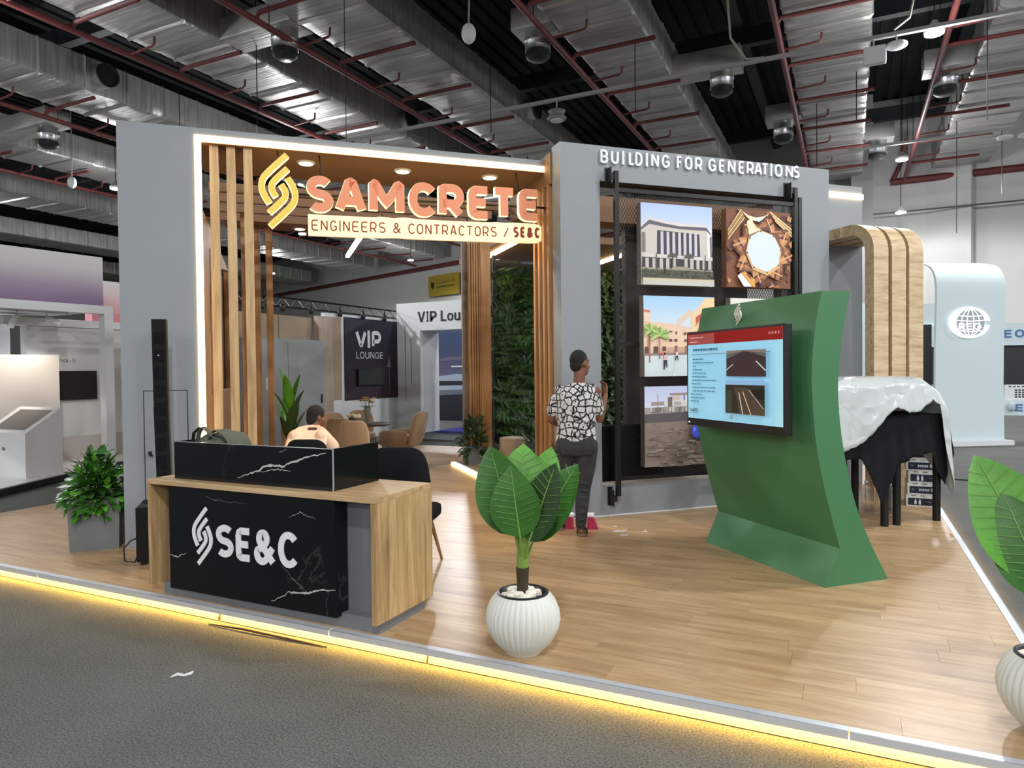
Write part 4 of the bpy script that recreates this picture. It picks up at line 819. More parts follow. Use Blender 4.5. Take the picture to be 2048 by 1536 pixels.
def pot_plant(base, label, leaves, rot=0.0):
    t = thing('potted_plant', label, 'potted plant', base, rot, local=True)
    prof = [(.10, 0), (.105, .012), (.13, .03), (.175, .08), (.205, .14), (.214, .19), (.208, .24), (.185, .295), (.16, .325), (.148, .335), (.135, .33), (.13, .29)]
    part(t, 'pot', MB().lathe(prof, (0, 0, 0), 152, lambda j, i: 1 - (.035 * (1 - abs(math.sin(j * PI / 4))) if 1 < i < 9 else 0)), POTM, 50)
    part(t, 'liner', MB().lathe([(.136, .30), (.148, .338), (.136, .344), (.126, .335), (.12, .29)], (0, 0, 0), 32), BLACK, 50)
    part(t, 'soil', MB().lathe([(.125, .28), (.125, .295)], (0, 0, 0), 24), SOIL)
    rnd = random.Random(int(base[0] * 100))
    for k in range(15):
        an = k * 2.4; r = .035 + .065 * ((k * 7) % 15) / 15
        def jag(q, a=rnd.random() * 9): return Vector((q.x * (1 + .25 * math.sin(q.z * 60 + a)), q.y * (1 + .25 * math.sin(q.x * 60 + a)), q.z * (1 + .2 * math.sin(q.y * 50 + a))))
        part(t, 'pebble', MB().sell((r * math.cos(an), r * math.sin(an), .31 + rnd.random() * .02), (.028 + rnd.random() * .014, .026, .02 + rnd.random() * .012), .6, .7, 8, 6, jag), PEB, 30)
    part(t, 'trunk', MB().lathe([(.03, 0), (.032, .06), (.034, .14), (.038, .2)], (0, 0, .28), 12), M('brown stem base', sr(60, 48, 30), .8) if 'brown stem base' not in bpy.data.materials else bpy.data.materials['brown stem base'], 50)
    mb = MB(); mb.tube([(0, 0, .47), (.005, 0, .6), (.012, 0, .72), (.02, 0, .80)], [.034, .034, .028, .012], 12); part(t, 'stem', mb, M('green stem', sr(112, 140, 60), .5) if 'green stem' not in bpy.data.materials else bpy.data.materials['green stem'], 60)
    for (b, d, up, L, W, curl, mat) in leaves:
        lf = MB(); rb = MB(); leaf_mesh(lf, b, d, up, L * .95, W * 1.18, curl, .12, 12, rb); o = part(t, 'leaf', lf, mat, 60); part(o, 'rib', rb, VEINL, 60)
        st = MB(); st.tube([(0.0, 0, .5), (b[0] * .6, b[1] * .6, (b[2] + .5) / 2), b], [.016, .01, .006], 6); part(o, 'stalk', st, bpy.data.materials['green stem'], 60)
# leaf: base, direction, facing, length, width, curl   (local frame: -y faces the entrance side)
PL1 = [((-.03, -.02, .66), (-.30, .00, .95), (-.25, -1, .2), .56, .27, .10, LEAF), ((.0, .07, .70), (.02, .12, 1), (0, -1, .1), .50, .28, .10, LEAF2), ((-.01, -.06, .66), (-.13, -.12, 1), (-.1, -1, .2), .43, .24, .14, LEAF), ((.04, -.07, .64), (.32, -.10, .95), (-.55, -1, 0), .50, .20, .02, LEAFD), ((.06, .0, .62), (.48, .06, .9), (-.5, -1, .3), .54, .22, .12, LEAF), ((.05, .09, .70), (.30, .2, 1), (.2, -1, .1), .50, .20, .06, LEAF2), ((-.05, .06, .72), (-.25, .25, 1), (-.2, -1, .1), .42, .22, .1, LEAF)]
pot_plant((-1.675, 3.565, .1), 'broad-leaved plant in a round ribbed white pot on the platform edge beside the desk', PL1, .42)
PL2 = [((-.04, -.02, .66), (-.42, -.05, .98), (.35, -1, .25), .62, .30, .10, LEAF2), ((-.03, -.05, .60), (-.30, -.1, .9), (.1, -1, .2), .48, .24, .2, LEAF), ((.0, .05, .70), (.0, .1, 1), (0, -1, .1), .55, .28, .1, LEAF), ((.05, -.03, .66), (.4, 0, .9), (-.3, -1, .2), .55, .26, .15, LEAF2), ((.02, .08, .68), (.25, .25, 1), (.1, -1, .1), .5, .24, .1, LEAF), ((-.05, .08, .7), (-.2, .3, 1), (-.1, -1, .1), .46, .24, .1, LEAFD)]
pot_plant((.80, 3.70, .1), 'broad-leaved plant in a smooth white pot at the platform front corner', PL2, -.1)
def shrub(name, label, base, frame, w, h, box_h, taper, seed, n, R, H, mats, sizes, pmat=PLAN, cat='planter', fill=True, group=None):
    t = thing(name, label, cat, base, frame, group, local=True); a = w / 2; b = w / 2 * taper
    mb = MB(); o = .02
    mb.add([(-b, -b, 0), (b, -b, 0), (b, b, 0), (-b, b, 0), (-a, -a, box_h), (a, -a, box_h), (a, a, box_h), (-a, a, box_h), (-a + o, -a + o, box_h), (a - o, -a + o, box_h), (a - o, a - o, box_h), (-a + o, a - o, box_h), (-a + o, -a + o, box_h - .05), (a - o, -a + o, box_h - .05), (a - o, a - o, box_h - .05), (-a + o, a - o, box_h - .05)],
           [(0, 3, 2, 1), (0, 1, 5, 4), (1, 2, 6, 5), (2, 3, 7, 6), (3, 0, 4, 7), (4, 5, 9, 8), (5, 6, 10, 9), (6, 7, 11, 10), (7, 4, 8, 11), (8, 9, 13, 12), (9, 10, 14, 13), (10, 11, 15, 14), (11, 8, 12, 15), (12, 13, 14, 15)])
    part(t, 'box', mb, pmat); rnd = random.Random(seed)
    fol = [MB() for _ in mats]; st = MB()
    for k in range(n):
        th = rnd.random() * 2 * PI; ph = rnd.random() ** .7 * PI * .62; rr = R * (.35 + .65 * rnd.random() ** .5)
        d = Vector((math.cos(th) * math.sin(ph), math.sin(th) * math.sin(ph), math.cos(ph))); p = Vector((0, 0, box_h - .03)) + Vector((d.x * rr, d.y * rr, d.z * H * (.3 + .7 * rnd.random()) + .02))
        lk = rnd.randrange(len(mats)); L, W = sizes[lk]; dd = (d + Vector((rnd.uniform(-.6, .6), rnd.uniform(-.6, .6), rnd.uniform(-.5, .5)))).normalized()
        leaf_mesh(fol[lk], p, dd, (rnd.uniform(-.3, .3), -.3, 1), L * rnd.uniform(.7, 1.2), W * rnd.uniform(.8, 1.2), .25, .1, 4)
        if k % 12 == 0: st.tube([(rnd.uniform(-.05, .05), rnd.uniform(-.05, .05), box_h - .05), p], .004, 4)
    for mb, m in zip(fol, mats): part(t, 'foliage', mb, m, 70, kind='stuff')
    part(t, 'stems', st, LEAFD)
    return t
shrub('planter_box', 'square grey planter of bushy green plants at the pillar side', ((-1.545 - 7.41) / R2, (-1.545 + 7.41) / R2, .1), PI / 4, .42, .42, .46, .94, 4, 720, .25, .42, [LEAF2, LEAF, LEAFD], [(.10, .055), (.13, .075), (.12, .014)])
shrub('planter_box', 'small grey planter of dusty leaves at the foot of the timber slat column', ((3.25 - 11.42) / R2, (3.25 + 11.42) / R2, .1), PI / 4, .27, .27, .30, .85, 8, 130, .2, .52, [LEAFG, LEAFD], [(.16, .08), (.18, .09)])
shrub('planter_box', 'low dark fern planter standing beside the round ottoman', ((4.2 - 10.55) / R2, (4.2 + 10.55) / R2, .1), PI / 4, .3, .3, .2, .9, 12, 240, .36, .42, [LEAFD, LEAFG], [(.22, .035), (.16, .04)], M('dark planter', sr(52, 48, 44), .6))
# tall plant behind the seated person
t = thing('tall_plant', 'tall upright broad-leaved plant behind the person in the pale shirt', 'potted plant', (-6.9, 7.25, .1), 'x', local=True)
part(t, 'pot', MB().lathe([(.12, 0), (.16, .3), (.15, .3), (.14, .26)], (0, 0, 0), 24), PLAN, 40); mb = MB(); mb.tube([(0, 0, .25), (.0, 0, .8), (.02, 0, 1.25)], [.03, .026, .012], 8); part(t, 'stem', mb, LEAFD, 60)
rnd = random.Random(3)
for k in range(13):
    an = k * 2.39; z = .5 + k * .06; lf = MB(); leaf_mesh(lf, (.03 * math.cos(an), .03 * math.sin(an), z), (.30 * math.cos(an), .30 * math.sin(an), 1), (-math.cos(an), -math.sin(an), .3), .40 + rnd.random() * .1, .15, -.02 if k > 9 else .15, .15, 8); part(t, 'leaf', lf, [LEAF, LEAF2, LEAFD][k % 3] if k < 9 else LEAF2, 60)
# green wall
gw = thing('green_wall', 'tall living wall of dense dark leaves behind the timber columns', 'green wall', (5.2, 12.7, .1), 'u')
part(gw, 'backing', MB().box(3.95, 7.3, 12.75, 12.8, .1, 3.72), M('green wall backing', sr(20, 26, 16), .9)); part(gw, 'frame', MB().box(3.98, 4.02, 12.5, 12.58, .1, 3.9).box(3.98, 7.3, 12.5, 12.58, .36, .42).box(3.98, 7.3, 12.4, 12.75, .1, .36), BLACKM)
rnd = random.Random(21)
for mat, nn, sz in ((LEAFD, 1500, (.26, .06)), (LEAF, 520, (.24, .055)), (leaf_mat('moss leaf', sr(58, 76, 26)), 800, (.2, .07))):
    mb = MB()
    for k in range(nn):
        u = rnd.uniform(4.02, 7.25); z = rnd.uniform(.42, 3.66); v = 12.70 - rnd.random() * .2; an = rnd.uniform(-2.4, -.7)
        leaf_mesh(mb, (u, v, z), (rnd.uniform(-1, 1), -.55, rnd.uniform(-1, .6)), (0, -1, .6), sz[0] * rnd.uniform(.6, 1.2), sz[1], .35, .1, 4)
    part(gw, 'foliage', mb, mat, 70, kind='stuff')
t = thing('glass_screen', 'tall clear glass screen on a dark grey base before the green wall', 'glass screen', (4.2, 11.9, .1), 'u')
part(t, 'pane', MB().box(3.70, 4.6, 11.9, 11.92, .36, 3.7), M('clear glass', (.95, 1, .98), .02, trans=1.0, alpha=.25)); part(t, 'base', MB().box(3.70, 4.9, 11.85, 11.97, .1, .36), M('base grey', sr(66, 66, 62), .5))
# ottoman
t = thing('ottoman', 'round beige upholstered ottoman beside the low fern planter', 'ottoman', (3.83, 11.05, .1), 'u'); OTM = M('beige ottoman fabric', sr(170, 146, 122), .95, sheen=.3, bump=(80, .2))
part(t, 'drum', MB().lathe([(.2, 0), (.215, .02), (.22, .1), (.22, .40), (.215, .43)], (3.83, 11.05, .1), 32), OTM, 40); part(t, 'cushion', MB().lathe([(.215, .43), (.222, .445), (.21, .468), (.12, .478), (0, .48)], (3.83, 11.05, .1), 32), OTM, 60)
# ================================================================== GREEN TOUCHSCREEN KIOSK
KG = M('green kiosk paint', sr(66, 118, 78), .5)
FRONT = [(3.762, .1), (3.905, .372), (3.83, .60), (3.752, .86), (3.692, 1.12), (3.662, 1.38), (3.648, 1.62), (3.661, 1.83), (3.690, 2.03), (3.742, 2.246)]
BACK = [(4.362, .1), (4.206, .36), (4.08, .60), (3.995, .855), (3.934, 1.117), (3.898, 1.346), (3.886, 1.574), (3.906, 1.80), (3.945, 2.028), (4.004, 2.250)]
def fine(P): return [P[0], P[1]] + smoothline(P[1:], 2)[1:]
ks = thing('kiosk', 'curved green kiosk carrying a large touchscreen on the wooden floor', 'kiosk', (4.0, 4.7, .1), 'u')
FF, BB = fine(FRONT), fine(BACK)
part(ks, 'body', MB().prism(FF + BB[::-1], 'y', 3.99, 5.45), KG, 20)
for mb in emblem((3.70, 4.92, 2.055), Vector((0, -1, 0)), Z, .095, .18, .012, .0115): part(ks, 'emblem_band', mb, M('cream emblem', sr(232, 226, 206), .4) if 'cream emblem' not in bpy.data.materials else bpy.data.materials['cream emblem'])
def words(a, x, y, w, h, col, seed):   # unreadable lines of small type
    rnd = random.Random(seed); q = x
    while q < x + w:
        l = rnd.uniform(.012, .04); a.rect(q, y, min(x + w, q + l), y + h, col); q += l + .007
tv = part(ks, 'touchscreen', MB().box(3.50, 3.565, 4.085, 5.335, 1.20, 2.02, .006), BLACK)
part(tv, 'mount', MB().box(3.56, 3.68, 4.5, 4.95, 1.4, 1.85), BLACK)
a = Art((3.499, 5.315, 1.265), Vector((0, -1, 0)), Z, 1.21, .735, .0003)
a.rect(0, 0, 1, 1, (140, 196, 222)); a.rect(.0, 0, .06, .87, (150, 204, 228)); a.rect(.93, 0, 1, .87, (150, 200, 214)); a.rect(0, .87, 1, 1, (128, 30, 30)); a.rect(0, .87, .32, .99, (150, 74, 72))
words(a, .03, .945, .16, .012, (206, 160, 158), 1); words(a, .03, .895, .10, .012, (206, 160, 158), 2)
for k in range(4): a.rect(.88 + k * .027, .93, .893 + k * .027, .955, (190, 130, 126))
words(a, .07, .795, .30, .026, (64, 104, 124), 3); a.line((.06, .755), (.9, .755), .005, (70, 92, 106))
for k, wd in enumerate((.13, .25, .05, .12, .17, .18, .29, .12, .28, .28, .14, .17, .1)): words(a, .07 + (.01 if k in (8, 9) else 0), .69 - k * .041, wd, .015, (80, 124, 148), k + 5)
a.txt('SAMCRETE', .065, .085, .095, .035, (52, 70, 70), .03); a.line((.06, .07), (.165, .07), .004, (52, 70, 70))
a.rect(.49, .50, .88, .78, (52, 42, 46)); a.poly([(.49, .72), (.66, .77), (.88, .73), (.88, .78), (.49, .78)], (120, 110, 100)); a.poly([(.49, .68), (.66, .765), (.70, .765), (.88, .70), (.88, .74), (.49, .74)], (90, 90, 92)); a.poly([(.49, .50), (.49, .69), (.67, .765), (.7, .765), (.88, .70), (.88, .5)], (56, 46, 50)); a.line((.49, .57), (.56, .63), .008, (190, 196, 196)); a.line((.79, .66), (.88, .56), .01, (196, 200, 200))
a.rect(.48, .10, .87, .44, (44, 44, 40)); a.rect(.48, .41, .87, .46, (128, 168, 206)); a.poly([(.62, .10), (.6, .28), (.56, .38), (.70, .385), (.76, .30), (.87, .16), (.87, .1)], (70, 60, 52)); a.line((.66, .10), (.62, .33), .008, (200, 196, 180)); a.line((.74, .10), (.66, .34), .008, (206, 180, 150)); a.line((.86, .17), (.72, .36), .007, (170, 170, 160)); a.rect(.48, .1, .55, .35, (58, 60, 52)); a.poly([(.74, .36), (.87, .38), (.87, .26), (.78, .28)], (30, 32, 30)); a.rect(.53, .035, .56, .085, (120, 150, 164))
part(tv, 'display', a.mb, vcol('lit screen', .45, .12, .5))
part(tv, 'power_light', MB().sell((3.498, 5.30, 1.228), (.003, .006, .006), 1, 1, 8, 6), M('power led', (1, 1, 1), .4, emit=(1, 1, 1), es=4))
# ================================================================== COVERED HIGH TABLES
def table(u0, u1, v0, v1, h, label):
    t = thing('high_table', label, 'table', ((u0 + u1) / 2, (v0 + v1) / 2, .1), 'u', 'two covered high tables')
    part(t, 'table_top', MB().box(u0 - .03, u1 + .03, v0 - .03, v1 + .03, h - .05, h), BLACK)
    for u in (u0, u1):
        for v in (v0, v1): part(t, 'leg', MB().lathe([(.038, 0), (.038, h - .15)], (u, v, .1), 16), BLACKM, 40)
    part(t, 'footrest', MB().box(u0, u1, v0 - .012, v0 + .012, .86, .885), BLACKM)
TL = 'black high table with thick round legs hidden under cloth and plastic sheet'
table(5.22, 5.78, 5.33, 5.86, 1.18, TL); table(5.94, 6.48, 5.33, 5.86, 1.18, TL)
single('covered_carton', 'carton bulging under the plastic sheet on the high tables', 'carton', MB().box(5.35, 6.32, 5.42, 5.8, 1.235, 1.50, .03), M('carton board', sr(190, 184, 176), .8), (5.8, 5.6, 1.235), 'u')
def drape(name, label, mat, ring, hem, ztop, rtop, cap, wob, nrow=18, off=0.0, seed=1, cat='cloth'):
    """cloth over the tables: ring = outline (u, v, shoulder height), hem = hem height along it"""
    rnd = random.Random(seed); n = len(ring); vs = []; fs = []
    cu, cv = sum(p[0] for p in ring) / n, sum(p[1] for p in ring) / n
    vs.append((cu, cv, ztop))
    rowsn = [0.35, .7, .93, 1.0]
    for f in rowsn:
        for (u, v, zs) in ring: vs.append((cu + (u - cu) * f, cv + (v - cv) * f, zs + (ztop - zs) * (1 - f ** 7)))
    for k in range(1, nrow + 1):
        f = k / nrow
        for i, (u, v, zs) in enumerate(ring):
            z = zs + (hem[i] - zs) * f; g = .012 + wob * f * math.sin(i * 1.35 + seed) * (.6 + .4 * math.sin(i * .31)) + off + .05 * f; d = Vector((u - cu, v - cv)).normalized()
            vs.append((u + d.x * g, v + d.y * g, z - .0 + .006 * math.sin(i * 2.1 + k)))
    R = len(rowsn) + nrow
    for i in range(n): fs.append((0, 1 + i, 1 + (i + 1) % n))
    for r_ in range(R - 1):
        for i in range(n): a_ = 1 + r_ * n + i; b_ = 1 + r_ * n + (i + 1) % n; fs.append((a_, a_ + n, b_ + n, b_))
    o = single(name, label, cat, MB().add(vs, fs), mat, (cu, cv, 1.2), 'u', smooth=70); sm = o.modifiers.new('solid', 'SOLIDIFY'); sm.thickness = .004; return o
def outline(pts, n):
    # pts: (u, v, shoulder, hem) corners clockwise, resampled evenly
    P = pts + [pts[0]]; L = [0]
    for a_, b_ in zip(P, P[1:]): L.append(L[-1] + math.hypot(b_[0] - a_[0], b_[1] - a_[1]))
    out = []
    for k in range(n):
        s = L[-1] * k / n; i = max(j for j in range(len(P) - 1) if L[j] <= s); f = (s - L[i]) / max(1e-6, L[i + 1] - L[i]); out.append(tuple(P[i][q_] + (P[i + 1][q_] - P[i][q_]) * f for q_ in range(4)))
    return out
BK = outline([(5.15, 5.30, 1.2, .80), (5.45, 5.275, 1.2, .80), (5.60, 5.27, 1.2, .50), (5.66, 5.27, 1.2, .33), (5.80, 5.27, 1.2, .68), (5.86, 5.27, 1.2, .74), (6.05, 5.27, 1.2, .79), (6.25, 5.27, 1.2, .83), (6.33, 5.27, 1.2, .62), (6.44, 5.27, 1.2, .47), (6.56, 5.28, 1.2, .80), (6.56, 5.6, 1.2, .85), (6.55, 5.90, 1.2, .8), (5.85, 5.92, 1.2, .85), (5.15, 5.92, 1.2, .85), (5.13, 5.6, 1.2, .85)], 120)
drape('black_cloth', 'black cloth hanging in points round the high tables', BLACKF, [p[:3] for p in BK], [p[3] for p in BK], 1.22, 0, 0, .03, 16, 0, 2)
PLAS = M('milky plastic sheet', sr(206, 210, 210), .2, spec=.7, alpha=.84, coat=.4)
nt = PLAS.node_tree; tcn = nt.nodes.new('ShaderNodeTexCoord'); vor = nt.nodes.new('ShaderNodeTexVoronoi'); vor.feature = 'DISTANCE_TO_EDGE'; vor.inputs['Scale'].default_value = 2.3
nzz = nt.nodes.new('ShaderNodeTexNoise'); nzz.inputs['Scale'].default_value = 3; mxv = nt.nodes.new('ShaderNodeVectorMath'); mxv.operation = 'MULTIPLY_ADD'; mxv.inputs[1].default_value = (.3, .3, 1.1)
nt.links.new(tcn.outputs['Object'], nzz.inputs['Vector']); nt.links.new(nzz.outputs['Color'], mxv.inputs[0]); nt.links.new(tcn.outputs['Object'], mxv.inputs[2]); nt.links.new(mxv.outputs[0], vor.inputs['Vector'])
bpp = nt.nodes.new('ShaderNodeBump'); bpp.inputs['Strength'].default_value = .35; bpp.inputs['Distance'].default_value = .09; nt.links.new(vor.outputs['Distance'], bpp.inputs['Height']); nt.links.new(bpp.outputs[0], nt.nodes['Principled BSDF'].inputs['Normal'])
PLS = outline([(5.12, 5.26, 1.53, .85), (5.40, 5.25, 1.53, .95), (5.52, 5.24, 1.53, 1.05), (5.72, 5.24, 1.54, 1.27), (5.78, 5.24, 1.54, 1.30), (5.90, 5.24, 1.54, 1.24), (6.02, 5.24, 1.54, 1.25), (6.2, 5.24, 1.52, 1.36), (6.30, 5.24, 1.46, 1.30), (6.37, 5.22, 1.34, .85), (6.45, 5.2, 1.32, .40), (6.48, 5.3, 1.32, .45), (6.48, 5.6, 1.36, .8), (6.5, 5.95, 1.5, 1.0), (5.8, 5.98, 1.54, 1.1), (5.12, 5.98, 1.54, 1.0), (5.08, 5.6, 1.54, .95)], 140)
drape('plastic_sheet', 'crinkled milky plastic sheet thrown over the black cloth and tables', PLAS, [p[:3] for p in PLS], [p[3] for p in PLS], 1.60, 0, 0, .014, 14, .02, 5, 'plastic sheet')
# water cartons and bottles under the tables
CART = M('white carton', sr(214, 214, 212), .6); NAVY = (34, 40, 56)
for k in range(5):
    z = .1 + k * .136; d = .012 * ((k * 7) % 3 - 1)
    t = thing('water_carton', ['white carton with navy bottle print lying lowest in the stack', 'white carton with navy lettering second up in the stack', 'white carton with navy bottle print midway up the stack', 'white carton with navy lettering second from the stack top', 'white carton with navy bottle print topmost in the stack'][k], 'carton', (.74 + d, 9.2, z), -.02 + .02 * (k % 2), local=True)
    part(t, 'box', MB().box(-.14, .14, -.11, .3, 0, .134, .003), CART); a = Art((-.12, -.112, .012), X, Z, .25, .1); a.rect(0, 0.05, 1, .85, NAVY)
    if k % 2 == 0:
        for x in (.25, .42): a.poly([(x, .15), (x + .09, .15), (x + .09, .55), (x + .065, .62), (x + .065, .75), (x + .025, .75), (x + .025, .62), (x, .55)], (206, 208, 208))
        a.rect(.72, .44, .9, .5, (120, 124, 134))
    else:
        for q in range(6): a.rect(.38 + q * .07, .3 + .04 * (q % 2), .43 + q * .07, .58, (196, 198, 204))
        a.rect(.08, .35, .2, .6, (90, 96, 110)); a.poly([(.86, .3), (.95, .3), (.97, .5), (.95, .68), (.86, .68), (.84, .5)], (180, 184, 190))
    part(t, 'print', a.mb, PRINT)
    mb = MB().box(-.09, -.04, -.1125, -.11, .122, .128).box(.0, .05, -.1125, -.11, .122, .128); part(t, 'hand_slot', mb, BLACK)
PET = M('clear bottle plastic', (.92, .96, .97), .06, trans=.9, alpha=.55, ior=1.33)
for x, y in ((.30, 8.5), (.40, 8.58), (.17, 8.68), (.46, 8.64), (.08, 8.78)):
    t = thing('water_bottle', 'large clear ribbed water bottle standing under the high tables', 'bottle', (x, y, .1), 'x', 'water bottles under the high tables', local=True)
    prof = [(.03, 0), (.05, .004)] + [(.052 - .004 * (i % 2), .012 + i * .013) for i in range(17)] + [(.05, .24), (.035, .27), (.016, .29), (.016, .31)]
    part(t, 'bottle_body', MB().lathe(prof, (0, 0, 0), 16), PET, 40); part(t, 'cap', MB().lathe([(.018, .305), (.018, .325)], (0, 0, 0), 12), WHITE)
# ================================================================== WOODEN HOOP ARCH
wa = thing('wooden_arch', 'curved wooden arch of three bands joined to the grey return wall', 'arch', (7.1, 6.4, .1), 'u')
V0, V1, ZT, TH, RAD = 6.35, 7.3, 3.43, .13, .36
arc = [(V0 + RAD - RAD * math.sin(a_), ZT - RAD + RAD * math.cos(a_)) for a_ in [PI / 2 * k / 10 for k in range(11)]]
inn = [(V0 + RAD - (RAD - TH) * math.sin(a_), ZT - RAD + (RAD - TH) * math.cos(a_)) for a_ in [PI / 2 * k / 10 for k in range(11)]]
outer = [(V1, ZT)] + arc + [(V0, .1)]; inner = [(V1, ZT - TH)] + inn + [(V0 + TH, .1)]
for u0, u1 in ((6.725, 6.95), (7.005, 7.225), (7.275, 7.50)): part(wa, 'band', MB().strip(outer, inner, 'x', u0, u1), ARCHW, 25)
for u0, u1 in ((6.95, 7.005), (7.225, 7.275)): part(wa, 'recess', MB().strip([(V1, ZT - .03), (V0 + RAD, ZT - .03), (V0 + .1, ZT - .1), (V0 + .035, ZT - RAD), (V0 + .035, .1)], [(V1, ZT - .10), (V0 + RAD, ZT - .10), (V0 + .15, ZT - .16), (V0 + .10, ZT - RAD), (V0 + .10, .1)], 'x', u0, u1), M('dark recess wood', sr(92, 66, 42), .6) if u0 < 7 else bpy.data.materials['dark recess wood'])
# ================================================================== CHAIRS, TABLE, FLOWERS
def make_chair(name, label, cat, mat, legm, base, rz, group=None, tuft=False, bw=.24, bh=.40):
    t = thing(name, label, cat, base, rz, group, local=True)     # chair faces +y, backrest at -y
    part(t, 'seat', MB().sell((0, .02, .44), (.25, .25, .055), .35, .45, 28, 10), mat, 60)
    def bend(q):
        y = q.y + .55 * q.x * q.x * 1.6 - .10 * (q.z + .2); w_ = 1 - .12 * max(0, q.z / bh * 2); 
        if tuft:
            for tx in (-.1, .1):
                for tz in (-.07, .09): y += .022 * math.exp(-((q.x - tx) ** 2 + (q.z - tz) ** 2) / .0012) * (-1 if q.y > 0 else 1)
        return Vector((q.x * w_, y, q.z))
    part(t, 'backrest', MB().sell((0, -.25, .46 + bh / 2), (bw, .04, bh / 2 + .03), .45, .45, 40, 26, bend), mat, 60)
    for sx in (-1, 1):
        for sy in (-1, 1):
            mb = MB(); mb.tube([(.14 * sx, .13 * sy, .42), (.23 * sx, .22 * sy, 0)], [.02, .011], 10); part(t, 'leg', mb, legm, 50)
    return t
CG = 'tan chairs round the flower table'
TANL = 'tan upholstered chair drawn up to the table with flowers'
def ang(dx, dy): return math.atan2(-dx, dy)
tc_ = (-7.25, 9.35)
make_chair('lounge_chair', 'tan upholstered chair showing its rounded back by the black marble screen', 'chair', TAN, LEGW, (-6.6, 8.4, .1), .18)
for x, y in ((-7.12, 8.70), (-7.95, 9.55), (-8.05, 10.25)):
    make_chair('lounge_chair', TANL, 'chair', TAN, LEGW, (x, y, .1), ang(tc_[0] - x, tc_[1] - y), CG)
make_chair('lounge_chair', 'tan upholstered chair seen side-on facing the person in the pale shirt', 'chair', TAN, LEGW, (-7.3, 7.95, .1), ang(.9, .3))
# armchair seen from the side
t = thing('armchair', 'tan armchair in profile with tilted back and low arms beside the lounge entrance', 'armchair', (-7.15, 10.15, .1), ang(-.95, -.1), local=True)
part(t, 'seat', MB().sell((0, .05, .40), (.27, .30, .09), .4, .4, 28, 10), TAN, 60)
part(t, 'backrest', MB().sell((0, -.30, .60), (.25, .05, .30), .5, .5, 32, 18, lambda q: Vector((q.x, q.y - .28 * (q.z + .3), q.z))), TAN, 60)
for s in (-1, 1): part(t, 'arm', MB().sell((.25 * s, -.02, .47), (.035, .28, .11), .5, .5, 20, 10), TAN, 60)
part(t, 'base', MB().sell((0, .0, .22), (.22, .24, .16), .5, .6, 24, 10), TAN, 60)
for sx in (-1, 1):
    for sy in (-1, 1): mb = MB(); mb.tube([(.16 * sx, .16 * sy, .2), (.2 * sx, .2 * sy, 0)], [.02, .012], 8); part(t, 'leg', mb, LEGW, 50)
# black chairs at the desk
make_chair('desk_chair', 'black tufted chair with wooden legs at the desk end', 'chair', BLACKF, LEGW, (-3.27, 4.75, .1), ang(-.3, .9), None, True, .25, .52)
make_chair('desk_chair', 'black chair carrying the person in the pale shirt behind the desk', 'chair', BLACKF, LEGW, (-5.02, 5.62, .1), ang(-.35, .85), None, False, .23, .44)
t = thing('side_table', 'round dark-topped table with vases among the tan chairs', 'table', tc_ + (.1,), 'x', local=True)
part(t, 'table_top', MB().lathe([(.40, .71), (.41, .72), (.41, .735), (.40, .74)], (0, 0, 0), 40), M('dark table top', sr(52, 38, 32), .3), 40); part(t, 'column', MB().lathe([(.03, .02), (.03, .71)], (0, 0, 0), 16), BLACKM, 40); part(t, 'foot', MB().lathe([(.24, 0), (.24, .012), (.03, .025)], (0, 0, 0), 32), BLACKM, 40)
GLS = M('smoky glass', (.5, .5, .46), .08, trans=.7, alpha=.7); PETAL = M('cream petal', sr(226, 214, 184), .6); PETY = M('pale yellow petal', sr(214, 200, 130), .6)
def flower(mb, c, r, rnd):
    for k in range(9): an = k * 2.4; leaf_mesh(mb, c, (math.cos(an), math.sin(an), rnd.uniform(.2, 1.2)), (0, 0, 1), r, r * .8, .3, .1, 4)
t = thing('flower_vase', 'tall glass vase of cream lilies on the round table', 'vase', (-7.18, 9.30, .84), 'x', local=True)
part(t, 'vase', MB().lathe([(.035, 0), (.045, .01), (.04, .12), (.055, .28), (.05, .28), (.035, .12), (.03, .015)], (0, 0, 0), 20), GLS, 50)
rnd = random.Random(4); fl = MB(); lf = MB(); st = MB()
for k in range(12):
    an = k * 2.4; r = .04 + .09 * (k % 4) / 4; p = (r * math.cos(an) * 1.2, r * math.sin(an), .34 + rnd.random() * .14); flower(fl, p, .055, rnd); st.tube([(0, 0, .05), p], .003, 4); leaf_mesh(lf, (r * .5 * math.cos(an + 1), r * .5 * math.sin(an + 1), .27), (math.cos(an + 1), math.sin(an + 1), .5), (0, 0, 1), .12, .05, .3, .1, 4)
part(t, 'flowers', fl, PETY, 60); part(t, 'leaves', lf, LEAFD, 60); part(t, 'stems', st, LEAF)
for x, y, s, lab in ((-7.42, 9.18, 1.0, 'small glass bowl of cream roses nearer the bent person'), (-7.28, 9.14, 1.15, 'small glass bowl of cream roses next to the tall vase')):
    t = thing('rose_bowl', lab, 'vase', (x, y, .84), 'x', local=True)
    part(t, 'bowl', MB().lathe([(.03, 0), (.05 * s, .02), (.045 * s, .10), (.04 * s, .1), (.045 * s, .02)], (0, 0, 0), 18), GLS, 50); fl = MB()
    for k in range(5): an = k * 1.26; fl.sell((.04 * s * math.cos(an), .04 * s * math.sin(an), .13 + .01 * (k % 2)), (.036 * s, .036 * s, .03 * s), 1, 1, 10, 6, lambda q: q * (1 + .12 * math.sin(q.x * 160) * math.sin(q.z * 140)))
    part(t, 'roses', fl, PETAL, 60); lf = MB()
    for k in range(6): an = k * 1.05; leaf_mesh(lf, (.03 * math.cos(an), .03 * math.sin(an), .10), (math.cos(an), math.sin(an), .1), (0, 0, 1), .07, .04, .4, .1, 4)
    part(t, 'leaves', lf, LEAFD, 60)
